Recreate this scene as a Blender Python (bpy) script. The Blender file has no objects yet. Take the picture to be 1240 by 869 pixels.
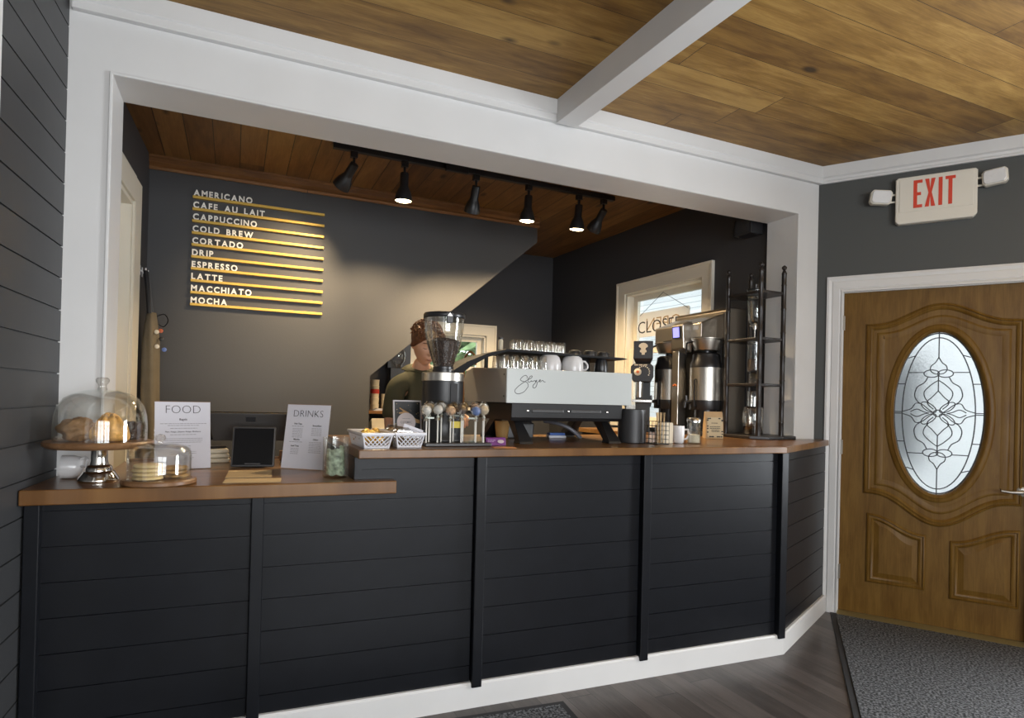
import bpy, bmesh, math, random
from mathutils import Vector, Matrix, noise
random.seed(4)
R = math.radians
scene = bpy.context.scene
COL = scene.collection

# ------------------------------------------------------------------ camera, world, lights, exposure
cam_d = bpy.data.cameras.new('camera')
cam_d.sensor_width = 36.0
cam_d.lens = 727.11 / 1240 * 36.0
cam_d.shift_x = (620 - 599.66) / 1240
cam_d.shift_y = (479.13 - 434.5) / 1240
cam_d.clip_start = 0.02
cam = bpy.data.objects.new('camera', cam_d); COL.objects.link(cam)
YAW, PITCH, ROLL = R(-23.5156), R(0.3454), R(1.3828)
fw = Vector((-math.sin(YAW), math.cos(YAW), 0)); rt = Vector((math.cos(YAW), math.sin(YAW), 0)); up = Vector((0, 0, 1))
fw2 = math.cos(PITCH) * fw + math.sin(PITCH) * up; up2 = math.cos(PITCH) * up - math.sin(PITCH) * fw
rt3 = math.cos(ROLL) * rt + math.sin(ROLL) * up2; up3 = math.cos(ROLL) * up2 - math.sin(ROLL) * rt
m = Matrix((rt3, up3, -fw2)).transposed().to_4x4(); m.translation = (0, -2.7589, 1.3078)
cam.matrix_world = m
scene.camera = cam

scene.view_settings.view_transform = 'Standard'
scene.view_settings.look = 'None'
scene.view_settings.exposure = 0.12
scene.view_settings.gamma = 1.0
scene.view_settings.use_curve_mapping = False
scene.cycles.use_denoising = True
scene.cycles.max_bounces = 10
scene.cycles.transparent_max_bounces = 24
scene.cycles.sample_clamp_indirect = 6.0

world = bpy.data.worlds.new('daylight'); scene.world = world
world.use_nodes = True
bg = world.node_tree.nodes['Background']
bg.inputs[0].default_value = (0.86, 0.93, 1.0, 1); bg.inputs[1].default_value = 2.6

def area(name, loc, direction, sx, sy, power, color):
    l = bpy.data.lights.new(name, 'AREA'); l.shape = 'RECTANGLE'; l.size = sx; l.size_y = sy
    l.energy = power; l.color = color
    o = bpy.data.objects.new(name, l); COL.objects.link(o)
    o.location = loc; o.rotation_euler = Vector(direction).to_track_quat('-Z', 'Y').to_euler()
    return o
# daylight coming in through the shop windows (behind the camera and beside the entrance door)
area('daylight_front_window', (1.2, -6.0, 1.55), (0, 1, 0.0), 3.0, 1.8, 165, (0.97, 0.985, 1.0))
area('daylight_side_window', (5.29, -2.31, 1.46), (-0.822, -0.57, 0.10), 1.7, 1.66, 420, (0.92, 0.96, 1.0))
area('daylight_left_window', (-0.62, -4.2, 1.5), (1, 0.15, 0), 1.0, 1.5, 14, (0.95, 0.97, 1.0))

# ------------------------------------------------------------------ materials
MATS = {}
def mat(name, color, rough=0.5, metal=0.0, spec=0.5, emit=None, bump=0.0, bscale=60.0, var=0.0, vscale=8.0, coat=0.0):
    if name in MATS: return MATS[name]
    M = bpy.data.materials.new(name); M.use_nodes = True
    nt = M.node_tree; b = nt.nodes['Principled BSDF']
    b.inputs['Base Color'].default_value = (*color, 1); b.inputs['Roughness'].default_value = rough
    b.inputs['Metallic'].default_value = metal; b.inputs['Specular IOR Level'].default_value = spec
    b.inputs['Coat Weight'].default_value = coat
    if emit:
        b.inputs['Emission Color'].default_value = (*emit[:3], 1); b.inputs['Emission Strength'].default_value = emit[3]
    tc = nt.nodes.new('ShaderNodeTexCoord')
    if var:
        n = nt.nodes.new('ShaderNodeTexNoise'); n.inputs['Scale'].default_value = vscale; n.inputs['Detail'].default_value = 4
        nt.links.new(tc.outputs['Object'], n.inputs['Vector'])
        r = nt.nodes.new('ShaderNodeValToRGB'); e = r.color_ramp.elements
        e[0].position, e[1].position = 0.3, 0.7
        e[0].color = (*[c * (1 - var) for c in color], 1); e[1].color = (*[min(1, c * (1 + var)) for c in color], 1)
        nt.links.new(n.outputs['Fac'], r.inputs['Fac']); nt.links.new(r.outputs['Color'], b.inputs['Base Color'])
    if bump:
        n = nt.nodes.new('ShaderNodeTexNoise'); n.inputs['Scale'].default_value = bscale; n.inputs['Detail'].default_value = 3
        nt.links.new(tc.outputs['Object'], n.inputs['Vector'])
        bp = nt.nodes.new('ShaderNodeBump'); bp.inputs['Strength'].default_value = bump; bp.inputs['Distance'].default_value = 0.01
        nt.links.new(n.outputs['Fac'], bp.inputs['Height']); nt.links.new(bp.outputs['Normal'], b.inputs['Normal'])
    MATS[name] = M
    return M

def glass(name, tint=(0.975, 0.98, 0.975), edge=0.55, base=0.035):
    """thin clear glass: see-through, with reflections that grow towards grazing angles"""
    if name in MATS: return MATS[name]
    M = bpy.data.materials.new(name); M.use_nodes = True; nt = M.node_tree
    nt.nodes.remove(nt.nodes['Principled BSDF'])
    tr = nt.nodes.new('ShaderNodeBsdfTransparent'); tr.inputs[0].default_value = (*tint, 1)
    gl = nt.nodes.new('ShaderNodeBsdfGlossy'); gl.inputs['Roughness'].default_value = 0.03
    gl.inputs[0].default_value = (0.95, 0.97, 0.97, 1)
    lw = nt.nodes.new('ShaderNodeLayerWeight'); lw.inputs['Blend'].default_value = 0.25
    mp = nt.nodes.new('ShaderNodeMapRange'); mp.inputs['To Min'].default_value = base; mp.inputs['To Max'].default_value = edge
    nt.links.new(lw.outputs['Facing'], mp.inputs['Value'])
    mx = nt.nodes.new('ShaderNodeMixShader')
    nt.links.new(mp.outputs['Result'], mx.inputs[0]); nt.links.new(tr.outputs[0], mx.inputs[1]); nt.links.new(gl.outputs[0], mx.inputs[2])
    nt.links.new(mx.outputs[0], nt.nodes['Material Output'].inputs[0])
    MATS[name] = M
    return M

def planks(name, along, across, width, length, c_dark, c_mid, c_light, rough=0.5, gap=0.012, knots=0.0, grain=1.0, gapdark=0.25, grey=0.0, coat=0.0):
    """wood boards in object space: along / across are axis letters"""
    if name in MATS: return MATS[name]
    M = bpy.data.materials.new(name); M.use_nodes = True; nt = M.node_tree; L = nt.links
    b = nt.nodes['Principled BSDF']; b.inputs['Roughness'].default_value = rough; b.inputs['Coat Weight'].default_value = coat
    N = lambda t: nt.nodes.new(t)
    def math_(op, a, c=None, d=None):
        n = N('ShaderNodeMath'); n.operation = op
        for i, x in enumerate((a, c, d)):
            if x is None: continue
            if isinstance(x, (int, float)): n.inputs[i].default_value = x
            else: L.new(x, n.inputs[i])
        return n.outputs[0]
    tc = N('ShaderNodeTexCoord'); sp = N('ShaderNodeSeparateXYZ'); L.new(tc.outputs['Object'], sp.inputs[0])
    A, B = sp.outputs[along], sp.outputs[across]
    row = math_('DIVIDE', B, width); rid = math_('FLOOR', row); fr = math_('FRACT', row)
    wn = N('ShaderNodeTexWhiteNoise'); wn.noise_dimensions = '1D'; L.new(rid, wn.inputs['W'])
    a2 = math_('DIVIDE', math_('ADD', A, math_('MULTIPLY', wn.outputs['Value'], length)), length)
    cid = math_('FLOOR', a2); fa = math_('FRACT', a2)
    wn2 = N('ShaderNodeTexWhiteNoise'); wn2.noise_dimensions = '2D'
    cb = N('ShaderNodeCombineXYZ'); L.new(rid, cb.inputs[0]); L.new(cid, cb.inputs[1]); L.new(cb.outputs[0], wn2.inputs['Vector'])
    rnd = wn2.outputs['Value']
    # stretched grain coordinates, shifted per board
    cc = N('ShaderNodeCombineXYZ')
    L.new(math_('MULTIPLY', A, 1.25), cc.inputs[0]); L.new(math_('MULTIPLY', B, 7.0), cc.inputs[1]); L.new(math_('MULTIPLY', rnd, 37.0), cc.inputs[2])
    n1 = N('ShaderNodeTexNoise'); n1.inputs['Scale'].default_value = 2.2 * grain; n1.inputs['Detail'].default_value = 7; n1.inputs['Roughness'].default_value = 0.62; n1.inputs['Distortion'].default_value = 0.35
    L.new(cc.outputs[0], n1.inputs['Vector'])
    cf = N('ShaderNodeCombineXYZ')
    L.new(math_('MULTIPLY', A, 3.0), cf.inputs[0]); L.new(math_('MULTIPLY', B, 90.0), cf.inputs[1]); L.new(math_('MULTIPLY', rnd, 11.0), cf.inputs[2])
    n2 = N('ShaderNodeTexNoise'); n2.inputs['Scale'].default_value = 2.0; n2.inputs['Detail'].default_value = 4
    L.new(cf.outputs[0], n2.inputs['Vector'])
    v = math_('ADD', math_('MULTIPLY', n1.outputs['Fac'], 0.75), math_('MULTIPLY', n2.outputs['Fac'], 0.25))
    v = math_('ADD', v, math_('MULTIPLY', math_('SUBTRACT', rnd, 0.5), 0.30))
    ramp = N('ShaderNodeValToRGB'); e = ramp.color_ramp.elements
    e[0].position, e[0].color = 0.3, (*c_dark, 1); e[1].position, e[1].color = 0.72, (*c_light, 1)
    k = ramp.color_ramp.elements.new(0.5); k.color = (*c_mid, 1)
    L.new(v, ramp.inputs['Fac']); col = ramp.outputs['Color']
    if knots:
        ck = N('ShaderNodeCombineXYZ')
        L.new(math_('MULTIPLY', A, 1.25), ck.inputs[0]); L.new(math_('MULTIPLY', B, 2.6), ck.inputs[1]); L.new(math_('MULTIPLY', rnd, 19.0), ck.inputs[2])
        vo = N('ShaderNodeTexVoronoi'); vo.inputs['Scale'].default_value = 1.5; L.new(ck.outputs[0], vo.inputs['Vector'])
        kr = N('ShaderNodeValToRGB'); ke = kr.color_ramp.elements
        ke[0].position, ke[0].color = 0.055, (1, 1, 1, 1); ke[1].position, ke[1].color = 0.11, (0, 0, 0, 1)
        k3 = ke.new(0.075); k3.color = (0.55, 0.55, 0.55, 1)
        L.new(vo.outputs['Distance'], kr.inputs['Fac'])
        mk = N('ShaderNodeMix'); mk.data_type = 'RGBA'
        L.new(math_('MULTIPLY', kr.outputs['Color'], knots), mk.inputs[0]); L.new(col, mk.inputs[6]); mk.inputs[7].default_value = (*[c * 0.25 for c in c_dark], 1)
        col = mk.outputs[2]
    g = math_('MINIMUM', fr, math_('SUBTRACT', 1.0, fr)); gm = math_('LESS_THAN', g, gap)
    g2 = math_('MINIMUM', fa, math_('SUBTRACT', 1.0, fa)); gm2 = math_('LESS_THAN', g2, 0.002 / length)
    gm = math_('MAXIMUM', gm, gm2)
    mx = N('ShaderNodeMix'); mx.data_type = 'RGBA'; L.new(gm, mx.inputs[0]); L.new(col, mx.inputs[6])
    mx.inputs[7].default_value = (*[c * gapdark for c in c_dark], 1)
    L.new(mx.outputs[2], b.inputs['Base Color'])
    bp = N('ShaderNodeBump'); bp.inputs['Strength'].default_value = 0.25; bp.inputs['Distance'].default_value = 0.004
    L.new(math_('SUBTRACT', v, math_('MULTIPLY', gm, 1.5)), bp.inputs['Height']); L.new(bp.outputs['Normal'], b.inputs['Normal'])
    MATS[name] = M
    return M

white_paint = mat('white_paint', (0.66, 0.66, 0.655), 0.42, var=0.03, vscale=3, bump=0.04, bscale=18)
cream_trim = mat('cream_trim', (0.72, 0.68, 0.58), 0.45, bump=0.03, bscale=20)
navy_board = mat('navy_board', (0.0060, 0.0069, 0.0094), 0.36, spec=0.26, bump=0.10, bscale=6, var=0.12, vscale=14)
shiplap_grey = mat('shiplap_grey', (0.037, 0.0385, 0.041), 0.5, bump=0.05, bscale=9, var=0.05, vscale=4)
wall_grey = mat('wall_grey', (0.052, 0.053, 0.056), 0.6, bump=0.04, bscale=90)
wall_dark = mat('wall_dark', (0.040, 0.040, 0.044), 0.62, bump=0.04, bscale=90)
wall_green = mat('wall_green', (0.060, 0.064, 0.062), 0.6, bump=0.04, bscale=90)
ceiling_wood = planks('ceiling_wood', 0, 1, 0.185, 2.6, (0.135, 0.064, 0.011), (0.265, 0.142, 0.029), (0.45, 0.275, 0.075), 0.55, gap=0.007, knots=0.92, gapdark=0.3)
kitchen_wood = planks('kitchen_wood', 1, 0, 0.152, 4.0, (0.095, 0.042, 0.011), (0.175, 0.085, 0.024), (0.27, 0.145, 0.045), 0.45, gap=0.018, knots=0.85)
moulding_wood = planks('moulding_wood', 0, 2, 0.4, 6.0, (0.14, 0.06, 0.018), (0.22, 0.10, 0.032), (0.30, 0.145, 0.05), 0.38, gap=0.0)
top_wood = planks('top_wood', 0, 1, 0.33, 9.0, (0.090, 0.037, 0.008), (0.165, 0.074, 0.019), (0.25, 0.130, 0.040), 0.28, gap=0.0015, grain=1.6, coat=0.1)
oak_door = planks('oak_door', 2, 0, 3.0, 9.0, (0.060, 0.027, 0.0035), (0.115, 0.056, 0.0085), (0.170, 0.092, 0.018), 0.42, gap=0.0, grain=1.3)
oak_door.node_tree.nodes['Principled BSDF'].inputs['Specular IOR Level'].default_value = 0.22
floor_wood = planks('floor_wood', 1, 0, 0.125, 1.25, (0.045, 0.037, 0.033), (0.072, 0.060, 0.054), (0.11, 0.093, 0.084), 0.33, gap=0.010, grain=1.2, gapdark=0.35)
turned_wood = planks('turned_wood', 0, 1, 0.5, 5.0, (0.13, 0.062, 0.026), (0.22, 0.115, 0.052), (0.32, 0.18, 0.088), 0.35, gap=0.0, grain=2.0)
steel = mat('steel', (0.62, 0.60, 0.57), 0.22, 1.0)
brushed_steel = mat('brushed_steel', (0.50, 0.47, 0.42), 0.32, 1.0, bump=0.02, bscale=200)
polished_silver = mat('polished_silver', (0.72, 0.69, 0.64), 0.10, 1.0)
machine_grey = mat('machine_grey', (0.42, 0.44, 0.43), 0.42, 0.35)
machine_side = mat('machine_side', (0.46, 0.46, 0.45), 0.38, 0.25)
black_metal = mat('black_metal', (0.012, 0.012, 0.013), 0.38)
black_plastic = mat('black_plastic', (0.014, 0.014, 0.016), 0.32)
black_wood = mat('black_wood', (0.016, 0.012, 0.011), 0.35)
dark_grey = mat('dark_grey', (0.05, 0.05, 0.052), 0.4)
rubber = mat('rubber', (0.02, 0.02, 0.022), 0.7)
white_ceramic = mat('white_ceramic', (0.66, 0.65, 0.65), 0.15)
white_plastic = mat('white_plastic', (0.68, 0.68, 0.72), 0.35)
sign_plastic = mat('sign_plastic', (0.70, 0.67, 0.59), 0.4)
paper_white = mat('paper_white', (0.62, 0.62, 0.68), 0.6)
paper_cream = mat('paper_cream', (0.62, 0.55, 0.42), 0.7)
kraft = mat('kraft', (0.46, 0.31, 0.16), 0.75, var=0.1, vscale=20)
ink = mat('ink', (0.02, 0.02, 0.022), 0.6)
faint_ink = mat('faint_ink', (0.26, 0.26, 0.28), 0.7)
exit_red = mat('exit_red', (0.62, 0.045, 0.015), 0.5)
gold = mat('gold', (0.62, 0.40, 0.075), 0.42, 0.25)
letter_white = mat('letter_white', (0.90, 0.88, 0.82), 0.5)
clear_glass = glass('clear_glass')
tumbler_glass = glass('tumbler_glass', (0.955, 0.945, 0.925), 0.70, 0.10)
pane_glass = glass('pane_glass', (0.97, 0.99, 0.98), 0.35, 0.04)
wrap_film = glass('wrap_film', (0.93, 0.92, 0.90), 0.65, 0.16)

# ------------------------------------------------------------------ mesh builder
class MB:
    def __init__(s): s.v = []; s.f = []; s.mi = []; s.k = 0; s.T = Matrix.Identity(4)
    def add(s, vs, fs):
        n = len(s.v); s.v += [tuple(s.T @ Vector(p)) for p in vs]
        s.f += [tuple(n + i for i in f) for f in fs]; s.mi += [s.k] * len(fs); return s
    def box(s, x0, x1, y0, y1, z0, z1):
        return s.add([(x0,y0,z0),(x1,y0,z0),(x1,y1,z0),(x0,y1,z0),(x0,y0,z1),(x1,y0,z1),(x1,y1,z1),(x0,y1,z1)],
                     [(0,3,2,1),(4,5,6,7),(0,1,5,4),(1,2,6,5),(2,3,7,6),(3,0,4,7)])
    def prism(s, poly, a, b, axis='z'):
        """extrude a polygon; axis z: poly is (x,y); axis y: poly is (x,z); axis x: poly is (y,z)"""
        f = {'z': lambda p, t: (p[0], p[1], t), 'y': lambda p, t: (p[0], t, p[1]), 'x': lambda p, t: (t, p[0], p[1])}[axis]
        n = len(poly)
        return s.add([f(p, a) for p in poly] + [f(p, b) for p in poly],
                     [tuple(range(n))[::-1], tuple(range(n, 2 * n))] + [(i, (i + 1) % n, n + (i + 1) % n, n + i) for i in range(n)])
    def loft(s, rings, cap0=True, cap1=True, closed=True):
        n = len(rings[0]); vs = [p for r in rings for p in r]; fs = []
        for j in range(len(rings) - 1):
            for i in range(n if closed else n - 1):
                fs.append((j * n + i, j * n + (i + 1) % n, (j + 1) * n + (i + 1) % n, (j + 1) * n + i))
        if cap0: fs.append(tuple(range(n))[::-1])
        if cap1: fs.append(tuple(range((len(rings) - 1) * n, len(rings) * n)))
        return s.add(vs, fs)
    def lathe(s, prof, c=(0, 0, 0), seg=28, cap0=True, cap1=True, sx=1, sy=1):
        return s.loft([[(c[0] + max(r, 1e-4) * sx * math.cos(2 * math.pi * i / seg), c[1] + max(r, 1e-4) * sy * math.sin(2 * math.pi * i / seg), c[2] + z) for i in range(seg)] for r, z in prof], cap0, cap1)
    def tube(s, pts, r, seg=8, closed=False, flat=1.0):
        pts = [Vector(p) for p in pts]; n = len(pts); rings = []; prev = None
        for i, p in enumerate(pts):
            if closed: t = pts[(i + 1) % n] - pts[i - 1]
            else: t = pts[min(i + 1, n - 1)] - pts[max(i - 1, 0)]
            t = t.normalized() if t.length > 1e-9 else Vector((0, 0, 1))
            if prev is None:
                ref = Vector((0, 0, 1)) if abs(t.z) < 0.9 else Vector((0, 1, 0)); a = t.cross(ref).normalized()
            else:
                a = prev - t * prev.dot(t)
                a = a.normalized() if a.length > 1e-9 else t.orthogonal().normalized()
            prev = a; bb = t.cross(a); rr = r[i] if isinstance(r, (list, tuple)) else r
            rings.append([tuple(p + a * rr * math.cos(2 * math.pi * k / seg) + bb * rr * flat * math.sin(2 * math.pi * k / seg)) for k in range(seg)])
        if closed: rings.append(rings[0]); return s.loft(rings, False, False)
        return s.loft(rings)
    def ball(s, c, rx, ry=None, rz=None, seg=16, rings=10, jit=0.0, seed=0):
        ry = ry or rx; rz = rz or rx; out = []
        for j in range(rings + 1):
            th = math.pi * j / rings; ring = []
            for i in range(seg):
                ph = 2 * math.pi * i / seg; d = Vector((math.sin(th) * math.cos(ph), math.sin(th) * math.sin(ph), -math.cos(th)))
                k = 1 + (jit * noise.noise(d * 2.2 + Vector((seed * 3.1, seed, 0))) if jit else 0)
                ring.append((c[0] + d.x * rx * k, c[1] + d.y * ry * k, c[2] + d.z * rz * k))
            out.append(ring)
        return s.loft(out)
    def mesh(s, me):
        return s.add([tuple(v.co) for v in me.vertices], [tuple(p.vertices) for p in me.polygons])
    def build(s, name, mats, parent=None, smooth=False, bevel=0.0, angle=35, seg=2):
        me = bpy.data.meshes.new(name); me.from_pydata(s.v, [], s.f)
        bm = bmesh.new(); bm.from_mesh(me)
        bmesh.ops.remove_doubles(bm, verts=bm.verts, dist=1e-6)
        bmesh.ops.recalc_face_normals(bm, faces=bm.faces); bm.to_mesh(me); bm.free()
        ms = mats if isinstance(mats, (list, tuple)) else [mats]
        for x in ms: me.materials.append(x)
        if len(ms) > 1 and len(me.polygons) == len(s.mi): me.polygons.foreach_set('material_index', s.mi)
        if smooth:
            me.polygons.foreach_set('use_smooth', [True] * len(me.polygons)); me.set_sharp_from_angle(angle=R(angle))
        me.update()
        o = bpy.data.objects.new(name, me); COL.objects.link(o)
        if parent: o.parent = parent
        if bevel:
            bv = o.modifiers.new('bevel', 'BEVEL'); bv.width = bevel; bv.segments = seg; bv.limit_method = 'ANGLE'; bv.angle_limit = R(40)
        return o

def tag(o, label, cat, group=None, kind=None):
    if label: o['label'] = label
    if cat: o['category'] = cat
    if group: o['group'] = group
    if kind: o['kind'] = kind
    return o
def thing(name, label, cat, loc=(0, 0, 0), rz=0.0, group=None):
    o = bpy.data.objects.new(name, None); COL.objects.link(o); o.empty_display_size = 0.05
    o.location = loc; o.rotation_euler = (0, 0, rz)
    return tag(o, label, cat, group)
def struct(o, label=None):
    o['kind'] = 'structure'
    if label: o['label'] = label
    return o
def dup(root, loc, rz=None, label=None):
    r = root.copy(); COL.objects.link(r); r.location = loc
    if rz is not None: r.rotation_euler = (0, 0, rz)
    if label: r['label'] = label
    for ch in list(root.children):
        c = ch.copy(); COL.objects.link(c); c.parent = r
        for g in list(ch.children):
            d = g.copy(); COL.objects.link(d); d.parent = c
    return r

_glyph = {}
def glyphs(text, size, depth=0.002, bold=0.0, xs=1.0, align='CENTER', spacing=1.0):
    """flat lettering mesh in the XZ plane facing -Y, standing on z=0"""
    key = (text, size, depth, bold, xs, align, spacing)
    if key in _glyph: return _glyph[key]
    cu = bpy.data.curves.new('lettering', 'FONT'); cu.body = text; cu.size = size; cu.extrude = depth / 2; cu.offset = bold * size
    cu.align_x = align; cu.space_character = spacing; cu.resolution_u = 3
    o = bpy.data.objects.new('lettering', cu); COL.objects.link(o)
    dg = bpy.context.evaluated_depsgraph_get(); me = bpy.data.meshes.new_from_object(o.evaluated_get(dg))
    bpy.data.objects.remove(o); bpy.data.curves.remove(cu)
    me.transform(Matrix(((xs, 0, 0, 0), (0, 0, -1, 0), (0, 1, 0, 0), (0, 0, 0, 1))))
    _glyph[key] = me
    return me
def letters(text, size, parent, material, loc=(0, 0, 0), name='lettering', **k):
    me = glyphs(text, size, **k).copy(); me.name = name; me.materials.clear(); me.materials.append(material)
    o = bpy.data.objects.new(name, me); COL.objects.link(o); o.parent = parent; o.location = loc
    return o

CA = R(-2.3665); CT = math.tan(CA)          # the counter runs slightly off the wall line
def front(x, off=0.0): return -0.4048 + CT * x + off
ZR, ZL, ZC = 1.1006, 0.9779, 2.8684

# ------------------------------------------------------------------ the setting: shop room
DOOR0 = Vector((3.5061, -0.0471, 0)); DA = math.atan2(-0.822, 0.570)
dd = Vector((0.570, -0.822, 0)); nn = Vector((0.822, 0.570, 0))
def dpt(u, n, z=0): return DOOR0 + dd * u + nn * n + Vector((0, 0, z))
lwx = lambda y: -0.6115 + 0.0516 * y

m = MB().prism([(-1.2, -6.0), (7.6, -6.0), (3.6, -0.03), (3.6, 3.2), (-2.0, 3.2), (-1.2, 0.3)], -0.12, 0.0)
struct(m.build('floor', floor_wood), 'dark grey-brown wood plank floor')
m = MB().prism([(-1.2, -6.0), (7.6, -6.0), (3.62, -0.03), (3.55, 0.1), (-0.8, 0.1)], ZC, ZC + 0.1)
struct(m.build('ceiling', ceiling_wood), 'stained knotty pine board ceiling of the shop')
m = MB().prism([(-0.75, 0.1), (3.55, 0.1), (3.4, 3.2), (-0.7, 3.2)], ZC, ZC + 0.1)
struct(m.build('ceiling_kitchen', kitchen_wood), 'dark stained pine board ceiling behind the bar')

def shiplap(z0, z1, pitch, gap=0.006, depth=0.007, off=0.0):
    """profile (depth, z) of stacked boards with open joints, front at 0"""
    pts = [(0.03, z0)]; z = z0 + off
    pts.append((0.0, z0))
    z = z0 + (off if off > 0 else pitch)
    while z < z1 - 0.01:
        pts += [(0.0, z - gap / 2), (depth, z - gap / 2 + 0.0005), (depth, z + gap / 2 - 0.0005), (0.0, z + gap / 2)]
        z += pitch
    pts += [(0.0, z1), (0.03, z1)]
    return pts
# left wall: horizontal boards, running toward and past the camera; a white-cased window beyond the frame
def left_wall():
    a = math.atan2(1, 0.0516)            # direction of the wall in plan
    prof = shiplap(0, ZC, 0.1205, off=0.0405)
    T = Matrix.Translation((-0.6115, 0, 0)) @ Matrix.Rotation(-math.atan(0.0516), 4, 'Z')
    b = MB(); b.T = T
    def run(y0, y1, pr): b.prism([(-d, z) for d, z in pr][::-1], y0, y1, 'y')
    run(-3.4, 0.3, prof); run(-6.0, -4.95, prof)
    run(-4.95, -3.4, [p for p in shiplap(0, 0.72, 0.1205, off=0.0405)]); run(-4.95, -3.4, shiplap(2.35, ZC, 0.1205, off=0.06))
    return b.build('wall_left', shiplap_grey)
struct(left_wall(), 'charcoal horizontal board wall at left')
b = MB(); b.T = Matrix.Translation((-0.6115, 0, 0)) @ Matrix.Rotation(-math.atan(0.0516), 4, 'Z')
b.box(0.0, 0.018, -0.86, -0.635, 0, 2.45)
struct(b.build('trim_3', white_paint, bevel=0.003), 'white side casing on the left board wall')
b = MB(); b.T = Matrix.Translation((-0.6115, 0, 0)) @ Matrix.Rotation(-math.atan(0.0516), 4, 'Z')
for s in ((-4.95, -4.86, .72, 2.35), (-3.49, -3.4, .72, 2.35), (-4.95, -3.4, 2.26, 2.35), (-4.95, -3.4, .72, .80), (-4.2, -4.15, .72, 2.35)): b.box(-0.05, 0.02, s[0], s[1], s[2], s[3])
struct(b.build('window_3', white_paint), 'white sash window behind the camera in the left wall')

# wall with the big opening (white painted posts and beam)
XL, XR, OL, OR, OZ, TH = -0.60, 3.4713, -0.4629, 3.2794, 2.5402, 0.234
b = MB().prism([(XL - .02, 0), (OL, 0), (OL, OZ), (OR, OZ), (OR, 0), (XR, 0), (XR, ZC), (XL - .02, ZC)], 0, TH, 'y')
struct(b.build('wall_front', white_paint), 'white painted posts and beam framing the bar opening')
b = MB()   # small bead around the opening edge
bw = 0.012
b.prism([(OL - bw, 0), (OL, 0), (OL, OZ), (OR, OZ), (OR, 0), (OR + bw, 0), (OR + bw, OZ + bw), (OL - bw, OZ + bw)], -0.009, 0.0, 'y')
struct(b.build('trim_4', white_paint, bevel=0.003), 'thin white bead around the bar opening')
b = MB().prism([(-0.028, 2.7574), (-0.028, 2.79), (-0.034, 2.795), (-0.034, ZC), (0, ZC), (0, 2.7574)], XL + 0.0, XR + 0.012, 'x')
struct(b.build('trim_1', white_paint, bevel=0.002), 'white crown board over the bar opening')
# ceiling beam
tb = math.tan(R(1.7748))
b = MB()
def bp(q, x, z): return (1.4962 + x + tb * q, -q, z)
rings = [[bp(q, x, z) for x, z in ((0, ZC + .01), (0, 2.7456), (0.1184, 2.7456), (0.1184, 2.765), (0.128, 2.772), (0.128, 2.79), (0.1184, 2.80), (0.1184, ZC + .01))] for q in (0.03, 5.4)]
b.loft(rings)
struct(b.build('ceiling_beam', white_paint, bevel=0.002), 'white boxed beam crossing the pine ceiling')

# entrance wall, set at an angle
LD = 7.0
DW0, DW1, DH0, DH1 = 0.0926, 1.0126, 0.0155, 2.0451
def dT(): return Matrix.Translation(DOOR0) @ Matrix.Rotation(DA, 4, 'Z')
b = MB(); b.T = dT()
WU0, WU1, WZ0, WZ1 = 2.0, 3.75, 0.62, 2.3
for x0, x1, z0, z1 in ((-0.085, DW0, 0, DH1), (-0.085, WU0, DH1, ZC), (DW1, WU0, 0, DH1), (WU0, WU1, 0, WZ0), (WU0, WU1, WZ1, ZC), (WU1, LD, 0, ZC)):
    b.box(x0, x1, 0.0, 0.16, z0, z1)
struct(b.build('wall_right', wall_green), 'grey green wall with the entrance door')
b = MB(); b.T = dT()
for x0, x1, z0, z1 in ((WU0 - .09, WU0, WZ0, WZ1), (WU1, WU1 + .09, WZ0, WZ1), (WU0 - .09, WU1 + .09, WZ1, WZ1 + .1), (WU0 - .09, WU1 + .09, WZ0 - .09, WZ0), ): b.box(x0, x1, -0.02, 0.1, z0, z1)
b.box(WU0, WU1, 0.04, 0.08, 1.44, 1.49); b.box((WU0 + WU1) / 2 - .025, (WU0 + WU1) / 2 + .025, 0.04, 0.08, WZ0, WZ1)
struct(b.build('window_4', white_paint), 'white sash window beside the entrance, out of frame')
b = MB(); b.T = dT()
prof = [(0.0, 2.7574), (-0.016, 2.7574), (-0.020, 2.766), (-0.013, 2.778), (-0.013, 2.79), (-0.03, 2.797), (-0.03, ZC), (0, ZC)]
b.prism(prof, -0.045, LD, 'x')
struct(b.build('trim_2', white_paint, bevel=0.0015), 'white crown moulding over the entrance wall')
# wall behind the camera with the shop window
b = MB()
for x0, x1, z0, z1 in ((-1.2, -0.4, 0, ZC), (2.8, 7.6, 0, ZC), (-0.4, 2.8, 0, 0.6), (-0.4, 2.8, 2.5, ZC)): b.box(x0, x1, -5.95, -5.8, z0, z1)
struct(b.build('wall_behind', wall_grey), 'grey wall behind the camera')
b = MB()
for x0, x1, z0, z1 in ((-0.4, -.3, .6, 2.5), (2.7, 2.8, .6, 2.5), (-.4, 2.8, 2.4, 2.5), (-.4, 2.8, .6, .7), (1.12, 1.28, .6, 2.5), (.36, .41, .6, 2.5), (1.98, 2.03, .6, 2.5), (-.4, 2.8, 1.5, 1.57)): b.box(x0, x1, -5.9, -5.82, z0, z1)
struct(b.build('window_5', white_paint), 'white framed shop window behind the camera')

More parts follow.
